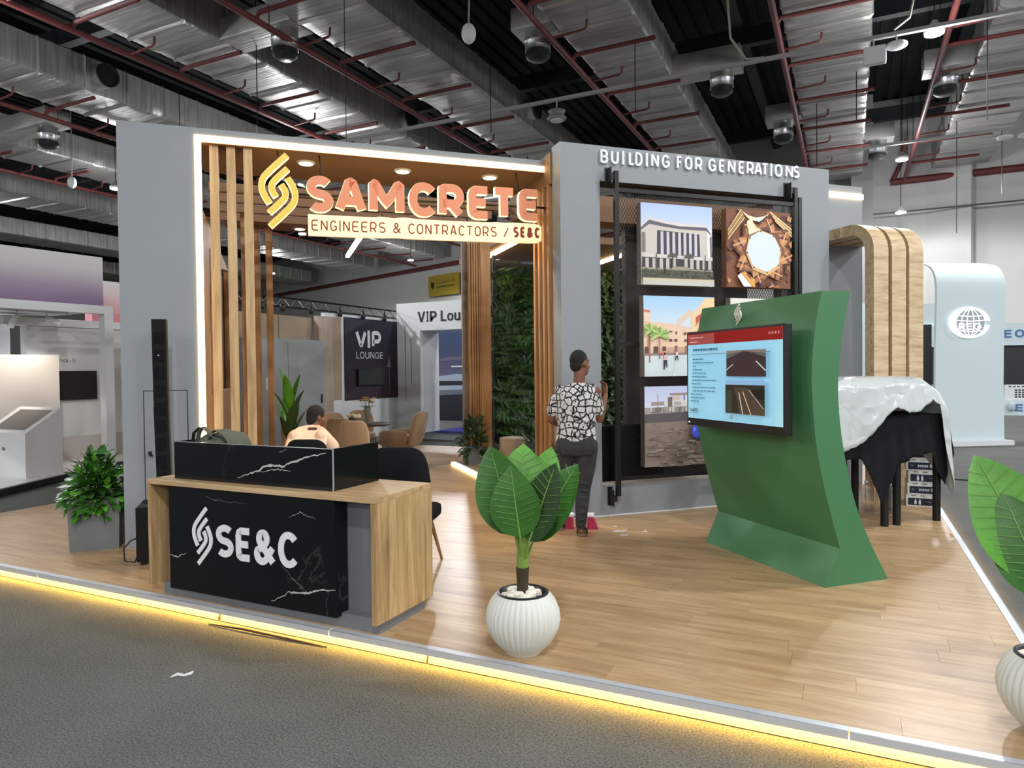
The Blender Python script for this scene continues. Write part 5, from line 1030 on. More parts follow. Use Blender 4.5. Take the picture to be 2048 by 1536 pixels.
# ================================================================== PEOPLE
def organic(name, build, mat, voxel=.009, it=6, fac=.5):
    mb = MB(); build(mb); me = mb.mesh(name, mat); o = bpy.data.objects.new('tmp', me); COL.objects.link(o)
    r = o.modifiers.new('r', 'REMESH'); r.mode = 'VOXEL'; r.voxel_size = voxel; r.use_smooth_shade = True
    s = o.modifiers.new('s', 'SMOOTH'); s.iterations = it; s.factor = fac
    dg = bpy.context.evaluated_depsgraph_get(); dg.update(); m2 = bpy.data.meshes.new_from_object(o.evaluated_get(dg)); m2.name = name
    bpy.data.objects.remove(o); m2.materials.clear(); m2.materials.append(mat); m2.polygons.foreach_set('use_smooth', [True] * len(m2.polygons)); return m2
def limb(mb, pts, rs, n=14):
    P = [Vector(p) for p in pts]; rg = []; k = len(P)
    for i, p in enumerate(P):
        t = (P[min(i + 1, k - 1)] - P[max(i - 1, 0)]).normalized(); a_ = t.cross(Vector((0, 1, 0)) if abs(t.y) < .9 else Vector((1, 0, 0))).normalized(); b_ = t.cross(a_).normalized(); r = rs[i]; ra, rb = (r, r) if not isinstance(r, tuple) else r; rg.append((p, a_ * ra, b_ * rb))
    mb.rings(rg, n)
    for p, r in ((P[0], rs[0]), (P[-1], rs[-1])): q = min(r) if isinstance(r, tuple) else r; mb.sell(p, (q, q, q), 1, 1, 12, 8)
SKIN = M('brown skin', sr(116, 74, 54), .55, var=(9, .06)); HAIR = M('black hair', (.012, .010, .009), .75, bump=(160, .8))
def shirt_mat():
    m = bpy.data.materials.new('flower print shirt'); nt, b = nodes(m); L = nt.links.new
    tc = nt.nodes.new('ShaderNodeTexCoord')
    v = nt.nodes.new('ShaderNodeTexVoronoi'); v.feature = 'DISTANCE_TO_EDGE'; v.inputs['Scale'].default_value = 15; v.inputs['Randomness'].default_value = .75
    nz = nt.nodes.new('ShaderNodeTexNoise'); nz.inputs['Scale'].default_value = 40; nz.inputs['Detail'].default_value = 1
    ad = nt.nodes.new('ShaderNodeVectorMath'); ad.operation = 'MULTIPLY_ADD'; ad.inputs[1].default_value = (.02, .02, .02); L(nz.outputs['Color'], ad.inputs[0]); L(tc.outputs['Object'], ad.inputs[2]); L(ad.outputs[0], v.inputs['Vector'])
    v2 = nt.nodes.new('ShaderNodeTexVoronoi'); v2.feature = 'F1'; v2.inputs['Scale'].default_value = 15; v2.inputs['Randomness'].default_value = .75; L(ad.outputs[0], v2.inputs['Vector'])
    r = ramp(nt, [(.0, (.008, .008, .009)), (.07, (.008, .008, .009)), (.10, sr(206, 202, 200)), (1, sr(206, 202, 200))]); L(v.outputs['Distance'], r.inputs[0])
    r2 = ramp(nt, [(.0, (.02, .02, .02)), (.09, (.05, .05, .05)), (.2, (1, 1, 1)), (1, (1, 1, 1))]); L(v2.outputs['Distance'], r2.inputs[0])
    n3 = nt.nodes.new('ShaderNodeTexNoise'); n3.inputs['Scale'].default_value = 70; L(tc.outputs['Object'], n3.inputs['Vector']); r3 = ramp(nt, [(.35, (.45, .45, .45)), (.5, (1, 1, 1))]); L(n3.outputs[0], r3.inputs[0])
    mx = nt.nodes.new('ShaderNodeMix'); mx.data_type = 'RGBA'; mx.blend_type = 'MULTIPLY'; mx.inputs[0].default_value = 1; L(r.outputs[0], mx.inputs[6]); L(r2.outputs[0], mx.inputs[7])
    mx2 = nt.nodes.new('ShaderNodeMix'); mx2.data_type = 'RGBA'; mx2.blend_type = 'MULTIPLY'; mx2.inputs[0].default_value = .5; L(mx.outputs[2], mx2.inputs[6]); L(r3.outputs[0], mx2.inputs[7])
    L(mx2.outputs[2], b.inputs['Base Color']); b.inputs['Roughness'].default_value = .85
    n4 = nt.nodes.new('ShaderNodeTexNoise'); n4.inputs['Scale'].default_value = 9; n4.inputs['Detail'].default_value = 3; L(tc.outputs['Object'], n4.inputs['Vector']); bp = nt.nodes.new('ShaderNodeBump'); bp.inputs['Strength'].default_value = .5; bp.inputs['Distance'].default_value = .03; L(n4.outputs[0], bp.inputs['Height']); L(bp.outputs[0], b.inputs['Normal'])
    return m
DENIM = M('dark grey jeans', sr(50, 50, 52), .9, var=(9, .25), bump=(10, .5))
man = thing('person', 'standing person in black and white flower shirt and dark jeans seen from behind', 'person', (-2.32, 6.30, .1), .32, local=True)
HC = Vector((-.01, .03, 1.655))
def head(mb, c, yaw=0.0):
    cy, sy = math.cos(yaw), math.sin(yaw); c = Vector(c)
    def P(x, y, z): return c + Vector((x * cy + y * sy, -x * sy + y * cy, z))
    def el(o, r, nu=20, nv=14): mb.sell(o, r, 1, 1, nu, nv, lambda q: Vector((q.x * cy + q.y * sy, -q.x * sy + q.y * cy, q.z)))
    el(P(0, -.01, .03), (.076, .096, .104)); el(P(0, .035, -.045), (.060, .062, .078)); el(P(0, .075, -.088), (.026, .022, .026))
    el(P(0, .103, -.012), (.013, .020, .022)); el(P(0, .092, .012), (.010, .014, .03)); el(P(0, .088, -.058), (.026, .012, .008)); el(P(0, .089, -.068), (.023, .012, .008)); el(P(0, .083, .035), (.052, .018, .013))
    for s in (-1, 1): el(P(.079 * s, .0, -.005), (.012, .022, .033), 12, 8); el(P(.03 * s, .082, .012), (.013, .012, .009), 10, 8); el(P(.045 * s, .06, -.03), (.022, .026, .024), 12, 8)
def hand(mb, wrist, dirv, palm_n, thumb, size=1.0, curl=.6):
    d = Vector(dirv).normalized(); n = Vector(palm_n).normalized(); s = d.cross(n).normalized() * thumb; w_ = Vector(wrist)
    c = w_ + d * .045 * size; mb.rings([(w_, s * .026, n * .018), (w_ + d * .03 * size, s * .036, n * .016), (w_ + d * .07 * size, s * .04, n * .014), (w_ + d * .09 * size, s * .037, n * .012)], 12)
    for k, (o, L) in enumerate(((.029, .070), (.010, .080), (-.010, .074), (-.029, .058))):
        p = w_ + d * .085 * size + s * o; dd = d; P = [p]
        for j in range(3):
            an = curl * (.5 + .5 * j) * (1 + .12 * k); dd = (d * math.cos(an) + n * math.sin(an)).normalized(); p = p + dd * L * size * (.45, .32, .23)[j]; P.append(p)
        limb(mb, P, [.0088, .0085, .0078, .0068], 8)
    p = w_ + d * .025 * size + s * .03; q = p + (d * .5 + s * .7 + n * .35).normalized() * .04; r = q + (d * .8 + s * .1 + n * .5).normalized() * .032; limb(mb, [p, q, r], [.012, .0105, .008], 8)
RS, RE, RW = Vector((.13, .04, 1.395)), Vector((.178, .09, 1.115)), Vector((.235, .22, 1.345)); LS, LE, LW_ = Vector((-.235, .04, 1.385)), Vector((-.295, .05, 1.115)), Vector((-.24, .27, 1.05))
def mbody(mb):
    head(mb, HC, .75)
    limb(mb, [(-.02, .0, 1.40), (-.015, .01, 1.5), (-.01, .02, 1.60)], [.062, .056, .056])
    mb.rings([((-.03, 0, .80), (.15, 0, 0), (0, .10, 0)), ((-.045, 0, .92), (.155, 0, 0), (0, .105, 0)), ((-.045, .0, 1.05), (.14, 0, 0), (0, .095, 0)), ((-.04, .01, 1.22), (.165, 0, 0), (0, .105, 0)), ((-.035, .01, 1.35), (.175, 0, 0), (0, .10, 0)), ((-.03, .01, 1.42), (.13, 0, 0), (0, .075, 0)), ((-.025, .01, 1.455), (.07, 0, 0), (0, .055, 0))], 20)
    limb(mb, [RS, (RS + RE) / 2, RE], [.05, .045, .038]); limb(mb, [RE, RE + (RW - RE) * .35, RW], [.038, .037, .025]); hand(mb, RW, (-.05, .2, 1), (-.7, -.6, .1), -1, 1, .75)
    limb(mb, [LS, (LS + LE) / 2, LE], [.05, .045, .038]); limb(mb, [LE, LE + (LW_ - LE) * .35, LW_], [.038, .037, .025]); hand(mb, LW_, (.25, 1, -.1), (.9, -.2, 0), 1, 1, .6)
    limb(mb, [(.055, 0, .86), (.035, .01, .64), (.012, .03, .45)], [.088, .075, .056]); limb(mb, [(.012, .03, .45), (.0, .0, .30), (-.01, .0, .09)], [.056, .052, .036]); limb(mb, [(-.01, -.02, .05), (.0, .08, .045), (.015, .17, .03)], [.036, .034, .024])
    limb(mb, [(-.14, 0, .86), (-.19, .07, .66), (-.235, .16, .47)], [.088, .075, .056]); limb(mb, [(-.235, .16, .47), (-.23, .2, .3), (-.22, .24, .09)], [.056, .052, .036]); limb(mb, [(-.22, .22, .05), (-.23, .31, .045), (-.24, .4, .03)], [.036, .034, .024])
part(man, 'body', organic('body', mbody, SKIN, .0075, 3), None)
def mshirt(mb):
    mb.rings([((-.05, 0, .905), (.20, 0, 0), (0, .130, 0)), ((-.05, 0, .96), (.195, 0, 0), (0, .135, 0)), ((-.048, 0, 1.05), (.182, 0, 0), (0, .125, 0)), ((-.042, .005, 1.2), (.195, 0, 0), (0, .130, 0)), ((-.036, .01, 1.33), (.198, 0, 0), (0, .125, 0)), ((-.042, .01, 1.40), (.178, 0, 0), (0, .105, 0)), ((-.026, .01, 1.445), (.12, 0, 0), (0, .082, 0)), ((-.02, .01, 1.475), (.072, 0, 0), (0, .066, 0))], 28)
    for S_, E_ in ((RS, RE), (LS, LE)): limb(mb, [S_ + Vector((.03 if S_.x < 0 else -.03, 0, .01)), S_ * .55 + E_ * .45, S_ * .3 + E_ * .7], [.062, .060, .060])
    for k in range(5): z = .97 + .045 * k; limb(mb, [(-.20 + .02 * k, -.105, z - .02), (-.05, -.135, z + .01), (.10, -.115, z - .015 * k)], [.004, .012, .004], 8)
part(man, 'shirt', organic('shirt', mshirt, shirt_mat(), .009, 5), None, label='black and white flower print shirt')
def mjeans(mb):
    mb.rings([((-.05, 0, .99), (.165, 0, 0), (0, .112, 0)), ((-.05, -.005, .93), (.178, 0, 0), (0, .125, 0)), ((-.045, -.01, .86), (.185, 0, 0), (0, .13, 0)), ((-.045, 0, .78), (.17, 0, 0), (0, .115, 0))], 24)
    for s, c in ((1, (.05, -.05, .87)), (-1, (-.14, -.05, .87))): mb.sell(c, (.10, .10, .11), 1, 1, 16, 10)
    limb(mb, [(.05, 0, .86), (.035, .01, .66), (.014, .03, .46), (.0, .005, .3), (-.012, .0, .10)], [.112, .098, .074, .066, .052]); limb(mb, [(-.14, 0, .86), (-.19, .07, .66), (-.235, .16, .47), (-.23, .2, .3), (-.22, .24, .10)], [.115, .102, .076, .066, .052])
    for k in range(6): z = .5 - .07 * k; limb(mb, [(-.04, -.055, z), (.01, -.066, z + .015), (.06, -.05, z - .005)], [.003, .007, .003], 8)
jn = part(man, 'jeans', organic('jeans', mjeans, DENIM, .009, 4), None)
for s, u in ((.06, 1), (-.15, 1)): part(jn, 'back_pocket', MB().box(s - .036, s + .040, -.1345, -.1295, .80, .89, .001), DENIM)
def mhair(mb):
    cy, sy = math.cos(.75), math.sin(.75)
    def el(x, y, z, r): mb.sell(HC + Vector((x * cy + y * sy, -x * sy + y * cy, z)), r, 1, 1, 24, 16, lambda q: Vector((q.x * cy + q.y * sy, -q.x * sy + q.y * cy, q.z)))
    el(0, -.018, .042, (.079, .094, .096)); el(0, -.050, -.01, (.066, .058, .07))
part(man, 'hair', organic('hair', mhair, HAIR, .008, 4), None)
SAND = M('sandal sole', sr(120, 96, 78), .7)
for x, y in ((.0, .07), (-.23, .30)):
    o = part(man, 'sandal', MB().sell((x, y, .014), (.05, .14, .014), .4, .7, 24, 8), SAND, 50); mb = MB(); mb.tube([(x - .045, y - .09, .03), (x - .042, y - .13, .075), (x, y - .135, .09), (x + .045, y - .12, .07), (x + .05, y - .06, .02)], .007, 6); mb.tube([(x - .05, y + .03, .03), (x, y + .03, .08), (x + .05, y + .03, .03)], .008, 6); part(o, 'strap', mb, BLACK, 60)
# broom head lying behind the foot
t = thing('broom_head', 'pink ribbed broom head with white block on the floor behind the sandal', 'broom', (-2.44, 6.58, .1), .35, local=True); PINK = M('pink bristles', sr(186, 52, 88), .6, bump=(40, .5, (6, .3, .3)))
for x, lean in ((-.105, -.02), (.10, .02)):
    part(t, 'bristles', MB().prism([(x - .058 + lean, 0), (x + .058 + lean, 0), (x + .03, .12), (x - .03, .12)], 'y', -.05, .06), PINK)
    for k in range(6): mb = MB(); mb.tube([(x - .05 + lean + .02 * k, -.052, .005), (x - .025 + .010 * k, -.052, .115)], .006, 5); part(t, 'bristle_rib', mb, PINK)
    part(t, 'block', MB().box(x - .038, x + .038, -.045, .055, .12, .15, .008), WHITE)
part(t, 'bridge', MB().box(-.08, .08, .0, .03, .125, .145), WHITE)
# seated person bent forward
SH2 = M('pale peach shirt', sr(226, 196, 170), .85, bump=(7, .6), var=(4, .05))
sit = thing('person', 'seated person in pale peach shirt bending forward with dark hair', 'person', (-5.20, 5.66, .1), ang(-.35, .85), local=True)
H2 = Vector((.02, .34, 1.10))
def sbody(mb):
    head(mb, H2, .9); limb(mb, [(.0, .25, .95), (.01, .29, 1.0), (.02, .32, 1.05)], [.05, .05, .052])
    mb.rings([((0, -.03, .46), (.13, 0, 0), (0, .09, 0)), ((0, -.02, .6), (.12, 0, 0), (0, .08, .02)), ((0, .05, .76), (.13, 0, 0), (0, .06, .03)), ((0, .14, .86), (.13, 0, 0), (0, .05, .03)), ((0, .21, .92), (.08, 0, 0), (0, .04, .03))], 18)
    for s in (-1, 1):
        limb(mb, [(.19 * s, .16, .88), (.235 * s, .26, .72), (.22 * s, .36, .60)], [.05, .045, .038]); limb(mb, [(.22 * s, .36, .60), (.14 * s, .50, .62)], [.038, .026]); hand(mb, (.14 * s, .50, .62), (-.5 * s, .8, 0), (0, 0, -1), -s, 1, .5)
        limb(mb, [(.09 * s, -.02, .50), (.12 * s, .25, .50), (.13 * s, .42, .48)], [.09, .08, .06]); limb(mb, [(.13 * s, .42, .48), (.13 * s, .42, .25), (.13 * s, .40, .08)], [.056, .052, .038]); limb(mb, [(.13 * s, .38, .045), (.13 * s, .56, .035)], [.038, .028])
part(sit, 'body', organic('body', sbody, SKIN, .009, 3), None)
def sshirt(mb):
    mb.rings([((0, -.06, .48), (.19, 0, 0), (0, .15, 0)), ((0, -.06, .62), (.20, 0, 0), (0, .155, .03)), ((0, .0, .80), (.225, 0, 0), (0, .155, .08)), ((0, .10, .925), (.22, 0, 0), (0, .125, .11)), ((.005, .19, .965), (.15, 0, 0), (0, .075, .04)), ((.01, .24, .995), (.08, 0, 0), (0, .06, .025)), ((.01, .265, 1.015), (.068, 0, 0), (0, .058, .02))], 24)
    for s in (-1, 1): limb(mb, [(.15 * s, .14, .90), (.225 * s, .22, .79), (.24 * s, .31, .67), (.20 * s, .40, .61)], [.085, .08, .07, .055])
    for k in range(6): limb(mb, [(-.15 + .05 * k, -.08 + .01 * k, .62 + .02 * k), (-.10 + .05 * k, -.03, .76), (-.04 + .04 * k, .04, .87)], [.004, .013, .004], 8)
part(sit, 'shirt', organic('shirt', sshirt, SH2, .010, 4), None)
def strou(mb):
    mb.sell((0, -.03, .50), (.185, .16, .10), .8, .8, 20, 10)
    for s in (-1, 1): limb(mb, [(.09 * s, -.02, .50), (.12 * s, .25, .50), (.13 * s, .43, .48), (.13 * s, .42, .25), (.13 * s, .40, .10)], [.10, .09, .07, .062, .055])
part(sit, 'trousers', organic('trousers', strou, DENIM, .011, 4), None)
def shair(mb):
    cy, sy = math.cos(.9), math.sin(.9)
    def el(x, y, z, r): mb.sell(H2 + Vector((x * cy + y * sy, -x * sy + y * cy, z)), r, 1, 1, 24, 16, lambda q: Vector((q.x * cy + q.y * sy, -q.x * sy + q.y * cy, q.z)))
    el(0, -.014, .045, (.085, .10, .10)); el(0, -.055, -.01, (.075, .062, .085))
part(sit, 'hair', organic('hair', shair, HAIR, .008, 4), None)
for s in (-1, 1): part(sit, 'shoe', MB().sell((.13 * s, .47, .04), (.045, .14, .04), .6, .7, 20, 8), BLACK, 50)
# ================================================================== LOUNGE AREA BEHIND
lw = thing('lounge_wall', 'white and tan panel wall with a dark printed lounge poster', 'booth wall', (-11.2, 13.5, 0))
part(lw, 'white_panel', MB().box(-11.32, -11.2, 12.95, 15.9, 0, 3.12), WHITE); part(lw, 'white_border', MB().box(-11.2, -11.19, 13.52, 13.60, .95, 3.1), WHITE)
TANP = M('tan board', sr(158, 140, 120), .6, var=(3, .07)); TRAV = M('travertine', sr(172, 154, 140), .5, var=(4, .16, (1, 1, .25)))
part(lw, 'tan_panel', MB().box(-11.2, -11.18, 13.12, 13.5, 1.03, 3.02), TANP); part(lw, 'travertine_pier', MB().box(-11.25, -11.1, 12.62, 13.1, 0, 3.02), TRAV)
part(lw, 'tan_panel', MB().box(-11.5, -11.3, 9.0, 12.6, 0, 2.98), TANP); part(lw, 'tan_panel', MB().box(-11.3, -11.28, 11.55, 12.58, 1.9, 2.96), TANP)
ps = part(lw, 'poster', MB().box(-11.195, -11.175, 13.62, 15.84, 1.0, 3.06), M('poster board', (.02, .018, .03), .4))
a = Art((-11.174, 13.62, 1.0), Y, Z, 2.22, 2.06)
a.grad(0, 0, 1, 1, (46, 30, 36), (34, 32, 56), 16); a.mb.col = (226, 228, 234); a.k += 1; [strokes(a.mb, c_, a.o + a.ex * x_ * 2.22 + a.ey * .64 * 2.06 + a.ez * a.k * .0004, a.ex, a.ey, w_, .45, .105, .002) for c_, x_, w_ in (('V', .19, .44), ('I', .405, .12), ('P', .49, .40))]; a.txt('LOUNGE', .20, .505, .50, .085, (214, 216, 224)); random.seed(9)
for k in range(26): x = random.random(); a.rect(x, .02, x + .012, .03 + random.random() * .08, random.choice([(110, 74, 84), (80, 56, 70), (60, 44, 56)]))
a.rect(.80, .05, .83, .44, (74, 66, 84)); a.rect(.93, .05, .95, .3, (74, 60, 76)); a.poly([(.77, .40), (.86, .40), (.84, .46), (.815, .56), (.79, .46)], (110, 104, 122)); part(ps, 'print', a.mb, PRINT)
single('wall_screen', 'black flat screen mounted on the dark lounge poster', 'screen', MB().box(-11.174, -11.10, 14.06, 15.15, 1.36, 1.78, .008), BLACK, (-11.15, 14.6, 1.36))
# grey lockers
lk = thing('steel_cabinet', 'tall pale grey steel cabinet with double doors before the tan wall', 'cabinet', (-10.95, 11.5, 0)); LOCK = M('pale cabinet steel', sr(150, 154, 156), .4)
part(lk, 'carcass', MB().box(-11.28, -10.92, 10.3, 12.55, 0, 2.43), LOCK)
for y0, y1 in ((10.32, 11.40), (11.41, 12.53)): d_ = part(lk, 'door', MB().box(-10.92, -10.90, y0, y1, .05, 2.36), LOCK); part(d_, 'handle', MB().box(-10.90, -10.88, y1 - .1, y1 - .07, 1.0, 1.2), BLACKM)
mb = MB(); mb.box(-10.899, -10.895, 10.75, 10.95, 1.35, 1.6); part(lk, 'notice', mb, WHITE)
# truss with spot heads
tr = thing('lighting_truss', 'black lattice lighting truss with spot heads above the tan wall', 'truss', (-11.2, 10.5, 3.14))
mb = MB()
for dz in (3.16, 3.36): mb.tube([(-11.25, 9.0, dz), (-11.25, 15.9, dz)], .022, 6)
part(tr, 'chord', mb, BLACKM, 60); mb = MB(); y = 9.0; k = 0
while y < 15.8: mb.tube([(-11.25, y, 3.16 if k % 2 else 3.36), (-11.25, y + .22, 3.36 if k % 2 else 3.16)], .011, 5); y += .22; k += 1
part(tr, 'lattice', mb, M('truss brace', sr(120, 120, 118), .4, .6), 60)
for y in (10.9, 11.5, 12.4, 13.4, 14.3, 15.2): s_ = part(tr, 'spot_head', MB().sell((-11.12, y, 3.12), (.06, .06, .08), .6, 1, 14, 8), BLACK, 50); part(s_, 'yoke', MB().box(-11.14, -11.1, y - .01, y + .01, 3.14, 3.3), BLACK)
# white entrance portal
vp_ = thing('lounge_portal', 'white lounge entrance portal with black raised lettering', 'portal', (-10.2, 15.86, 0))
PWH = M('bright white board', sr(236, 240, 242), .5)  # brighter white than the other boards, no emission
part(vp_, 'front', MB().box(-11.2, -10.44, 15.86, 16.0, 0, 3.56).box(-8.5, -7.6, 15.86, 16.0, 0, 3.56).box(-10.44, -8.5, 15.86, 16.0, 2.80, 3.56), PWH)
part(vp_, 'reveal', MB().box(-10.55, -10.44, 16.0, 16.8, 0, 2.80), WHITE); part(vp_, 'reveal', MB().box(-8.5, -8.4, 16.0, 16.8, 0, 2.8), WHITE); part(vp_, 'reveal', MB().box(-10.44, -8.5, 16.0, 16.8, 2.80, 2.9), WHITE)
for x, z0, z1 in ((-10.93, .9, 2.95), (-10.74, 1.35, 2.6)): part(vp_, 'groove', MB().box(x, x + .015, 15.852, 15.86, z0, z1), GREY2)
for ch, x0, x1 in (('V', -10.50, -10.27), ('I', -10.22, -10.17), ('P', -10.11, -9.91), ('L', -9.77, -9.61), ('o', -9.57, -9.39), ('u', -9.35, -9.18), ('n', -9.12, -8.95), ('g', -8.91, -8.73), ('e', -8.69, -8.51)):
    up = ch in 'VIPL'; mb = MB(); text(mb, ch, (x0, 15.86, 3.03 - (.08 if ch == 'g' else 0)), X, Z, x1 - x0, .28 if up else (.29 if ch == 'g' else .21), .012, depth=.02); part(vp_, 'letter', mb, BLACK)
single('blue_carpet', 'bright blue carpet inside the lounge entrance', 'carpet', MB().box(-10.5, -7.0, 15.9, 20.5, 0.0, .02), M('blue carpet', sr(28, 36, 130), .9), (-9, 18, 0))
single('entrance_step', 'grey carpeted step before the lounge entrance', 'step', MB().box(-10.9, -7.4, 14.3, 15.85, 0, .05), M('step carpet', sr(112, 120, 124), .9), (-9, 15, 0))
mu = thing('printed_mural', 'printed mural of a dusk sky and white boat inside the lounge', 'mural', (-10.5, 20.4, 0)); part(mu, 'board', MB().box(-13.5, -7.5, 20.4, 20.5, 0, 3.4), BLACK); a = Art((-13.5, 20.398, 0.02), X, Z, 6.0, 3.36, .002)
a.grad(0, 0, 1, .45, (16, 18, 26), (34, 36, 52), 8); a.grad(0, .45, 1, .66, (84, 84, 108), (60, 66, 96), 8); a.grad(0, .66, 1, 1, (54, 64, 96), (40, 62, 98), 10); a.poly([(.1, .6), (.5, .63), (.5, .65), (.2, .64)], (96, 92, 108))
a.poly([(.0, .42), (.25, .47), (.38, .46), (.46, .42), (.47, .30), (.0, .26)], (150, 160, 176)); a.poly([(.1, .40), (.35, .40), (.42, .36), (.1, .35)], (24, 26, 36)); a.poly([(.0, .3), (.47, .32), (.47, .28), (.0, .24)], (90, 98, 112)); a.line((.33, .48), (.33, .62), .008, (190, 196, 204)); a.line((.22, .545), (.42, .545), .014, (200, 206, 212)); a.poly([(.29, .46), (.37, .46), (.40, .53), (.30, .53)], (96, 104, 120)); part(mu, 'print', a.mb, PRINT)
t = thing('easel_board', 'green and white printed board leaning on an easel inside the lounge', 'board', (-9.75, 17.9, 0), 'x', local=True)
part(t, 'panel', MB().prism([(-.02, .82), (.03, .82), (.12, 1.95), (.07, 1.95)], 'x', -.15, .55), M('green board', sr(94, 132, 84), .6)); part(t, 'leg', MB().box(-.12, -.08, .0, .04, 0.02, 2.2), LEGW); part(t, 'leg', MB().box(.45, .49, .0, .04, 0.02, 2.2), LEGW)
for x, y in ((-10.15, 18.3), (-9.5, 18.8)): make_chair('dining_chair', 'black chair on the blue carpet inside the lounge', 'chair', BLACKF, BLACKM, (x, y, .02), .4, 'black lounge chairs')
# ================================================================== WHITE BOOTH AT THE FAR SIDE
wb = thing('white_booth', 'white frame booth with lilac gradient fascia and track lights', 'booth', (-12.5, 7.5, 0))
part(wb, 'platform', MB().prism([(-10.35, 4.9), (-10.72, 5.6), (-11.6, 7.35), (-12.4, 9.2), (-16, 9.2), (-16, 4.0)], 'z', 0, .12), WHITEG)
part(wb, 'platform_edge', MB().prism([(-10.30, 4.85), (-10.70, 5.62), (-11.58, 7.37), (-12.38, 9.22), (-12.42, 9.2), (-11.62, 7.35), (-10.74, 5.6), (-10.36, 4.85)], 'z', 0.0, .105), BLACK)
FAS = bpy.data.materials.new('lilac gradient print'); nt, b_ = nodes(FAS); tcn = nt.nodes.new('ShaderNodeTexCoord'); sx = nt.nodes.new('ShaderNodeSeparateXYZ'); nt.links.new(tcn.outputs['Generated'], sx.inputs[0]); rr = ramp(nt, [(0, sr(128, 104, 140)), (.35, sr(158, 140, 164)), (.75, sr(200, 196, 200)), (1, sr(206, 206, 206))]); nt.links.new(sx.outputs['Z'], rr.inputs[0]); nt.links.new(rr.outputs[0], b_.inputs['Base Color']); b_.inputs['Roughness'].default_value = .6
PNK = bpy.data.materials.new('pink gradient print'); nt, b_ = nodes(PNK); tcn = nt.nodes.new('ShaderNodeTexCoord'); sx = nt.nodes.new('ShaderNodeSeparateXYZ'); nt.links.new(tcn.outputs['Generated'], sx.inputs[0]); rr = ramp(nt, [(0, sr(216, 130, 140)), (.45, sr(220, 180, 184)), (1, sr(220, 222, 224))]); nt.links.new(sx.outputs['Z'], rr.inputs[0]); nt.links.new(rr.outputs[0], b_.inputs['Base Color']); b_.inputs['Roughness'].default_value = .6
fd = Vector((-11.70 + 11.843, 7.83 - 6.26)).normalized(); fn_ = Vector((-fd.y, fd.x))
def along(s, d): p = Vector((-11.70, 7.83)) + fd * s + fn_ * d; return (p.x, p.y)
part(wb, 'fascia', MB().prism([along(-4.5, 0), along(0, 0), along(0, .12), along(-4.5, .12)], 'z', 2.9, 3.74), FAS)
part(wb, 'beam', MB().prism([along(-4.5, -.02), along(.15, -.02), along(.15, .16), along(-4.5, .16)], 'z', 2.76, 2.9), WHITE); part(wb, 'post', MB().prism([along(0, -.02), along(.15, -.02), along(.15, .16), along(0, .16)], 'z', .12, 2.76), WHITE)
part(wb, 'ceiling_panel', MB().prism([along(-4.5, .16), along(.05, .16), (-13.2, 7.9), (-15.5, 5.2)], 'z', 2.80, 2.86), WHITE)
part(wb, 'rear_wall', MB().box(-13.4, -13.2, 7.4, 11.5, .12, 2.62), WHITE); part(wb, 'rear_fascia', MB().box(-13.42, -13.2, 8.6, 12.0, 2.74, 3.55), PNK); part(wb, 'rear_beam', MB().box(-13.45, -13.15, 7.0, 12.0, 2.60, 2.74), WHITE)
part(wb, 'pier', MB().box(-13.9, -13.6, 6.6, 6.85, .12, 2.8), WHITE); part(wb, 'pier', MB().box(-14.2, -13.9, 7.25, 7.5, .12, 2.8), WHITE)
WBK = M('white kick', sr(190, 186, 184), .5); part(wb, 'plinth_bench', MB().box(-13.2, -13.05, 7.6, 11.5, .12, .55), WBK)
mb = MB(); text(mb, 'MiniPack-G', (-13.198, 7.74, 1.94), Y, Z, .52, .075, .01); part(wb, 'lettering', mb, M('grey print', sr(120, 120, 126), .5))
mb = MB(); mb.prism([along(-1.6, .45), along(-.35, .45), along(-.35, .48), along(-1.6, .48)], 'z', 2.76, 2.80); trk = part(wb, 'light_track', mb, WHITE)
for s in (-1.15, -.7):
    p = along(s, .46); mb = MB(); mb.tube([(p[0], p[1], 2.7), (p[0] - .1, p[1] - .05, 2.5)] if s < -1 else [(p[0], p[1], 2.68), (p[0] + .12, p[1] + .16, 2.56)], .05, 14); sp_ = part(trk, 'track_spot', mb, WHITE, 50); l = bpy.data.lights.new('spot', 'SPOT'); l.energy = 45; l.color = (1, .90, .80); l.spot_size = 1.9; l.spot_blend = .7; l.shadow_soft_size = .05; lo = bpy.data.objects.new('spot_light', l); COL.objects.link(lo); lo.parent = wb; lo.location = (p[0] + 12.5 + .25, p[1] - 7.5, 2.42); lo.rotation_euler = (0, math.radians(38 if s < -1 else 30), 0); mb = MB(); mb.tube([(p[0], p[1], 2.78), (p[0], p[1], 2.66)], .015, 6); part(trk, 'spot_stem', mb, WHITE)
single('wall_screen', 'black flat screen on the white booth wall', 'screen', MB().box(-13.2, -13.14, 7.95, 8.63, 1.235, 1.78, .006), BLACK, (-13.17, 8.3, 1.235))
single('grey_panel', 'pale grey free-standing panel behind the slanted white console', 'panel', MB().prism([(-12.62, 7.6), (-12.66, 7.6), (-13.0, 5.6), (-12.95, 5.6)], 'z', .12, 2.06), M('pale grey board', sr(178, 172, 166), .5), (-12.8, 6.6, .12))
cn = thing('touch_console', 'white console with slanted dark touch panel on the white platform', 'console', (-11.7, 6.6, .12))
part(cn, 'body', MB().prism([(6.31, .12), (6.87, .12), (6.87, 1.185), (6.31, .805)], 'x', -12.5, -11.365), WHITEG)
sl_ = MB(); sl_.add([(-12.35, 6.38, .858), (-11.50, 6.38, .858), (-11.50, 6.80, 1.143), (-12.35, 6.80, 1.143)], [(0, 1, 2, 3)]); part(cn, 'touch_panel', sl_, M('grey touch panel', sr(98, 92, 92), .35))
mb = MB().box(-11.98, -11.9, 6.305, 6.31, .53, .58); part(cn, 'mark', mb, GREY2)
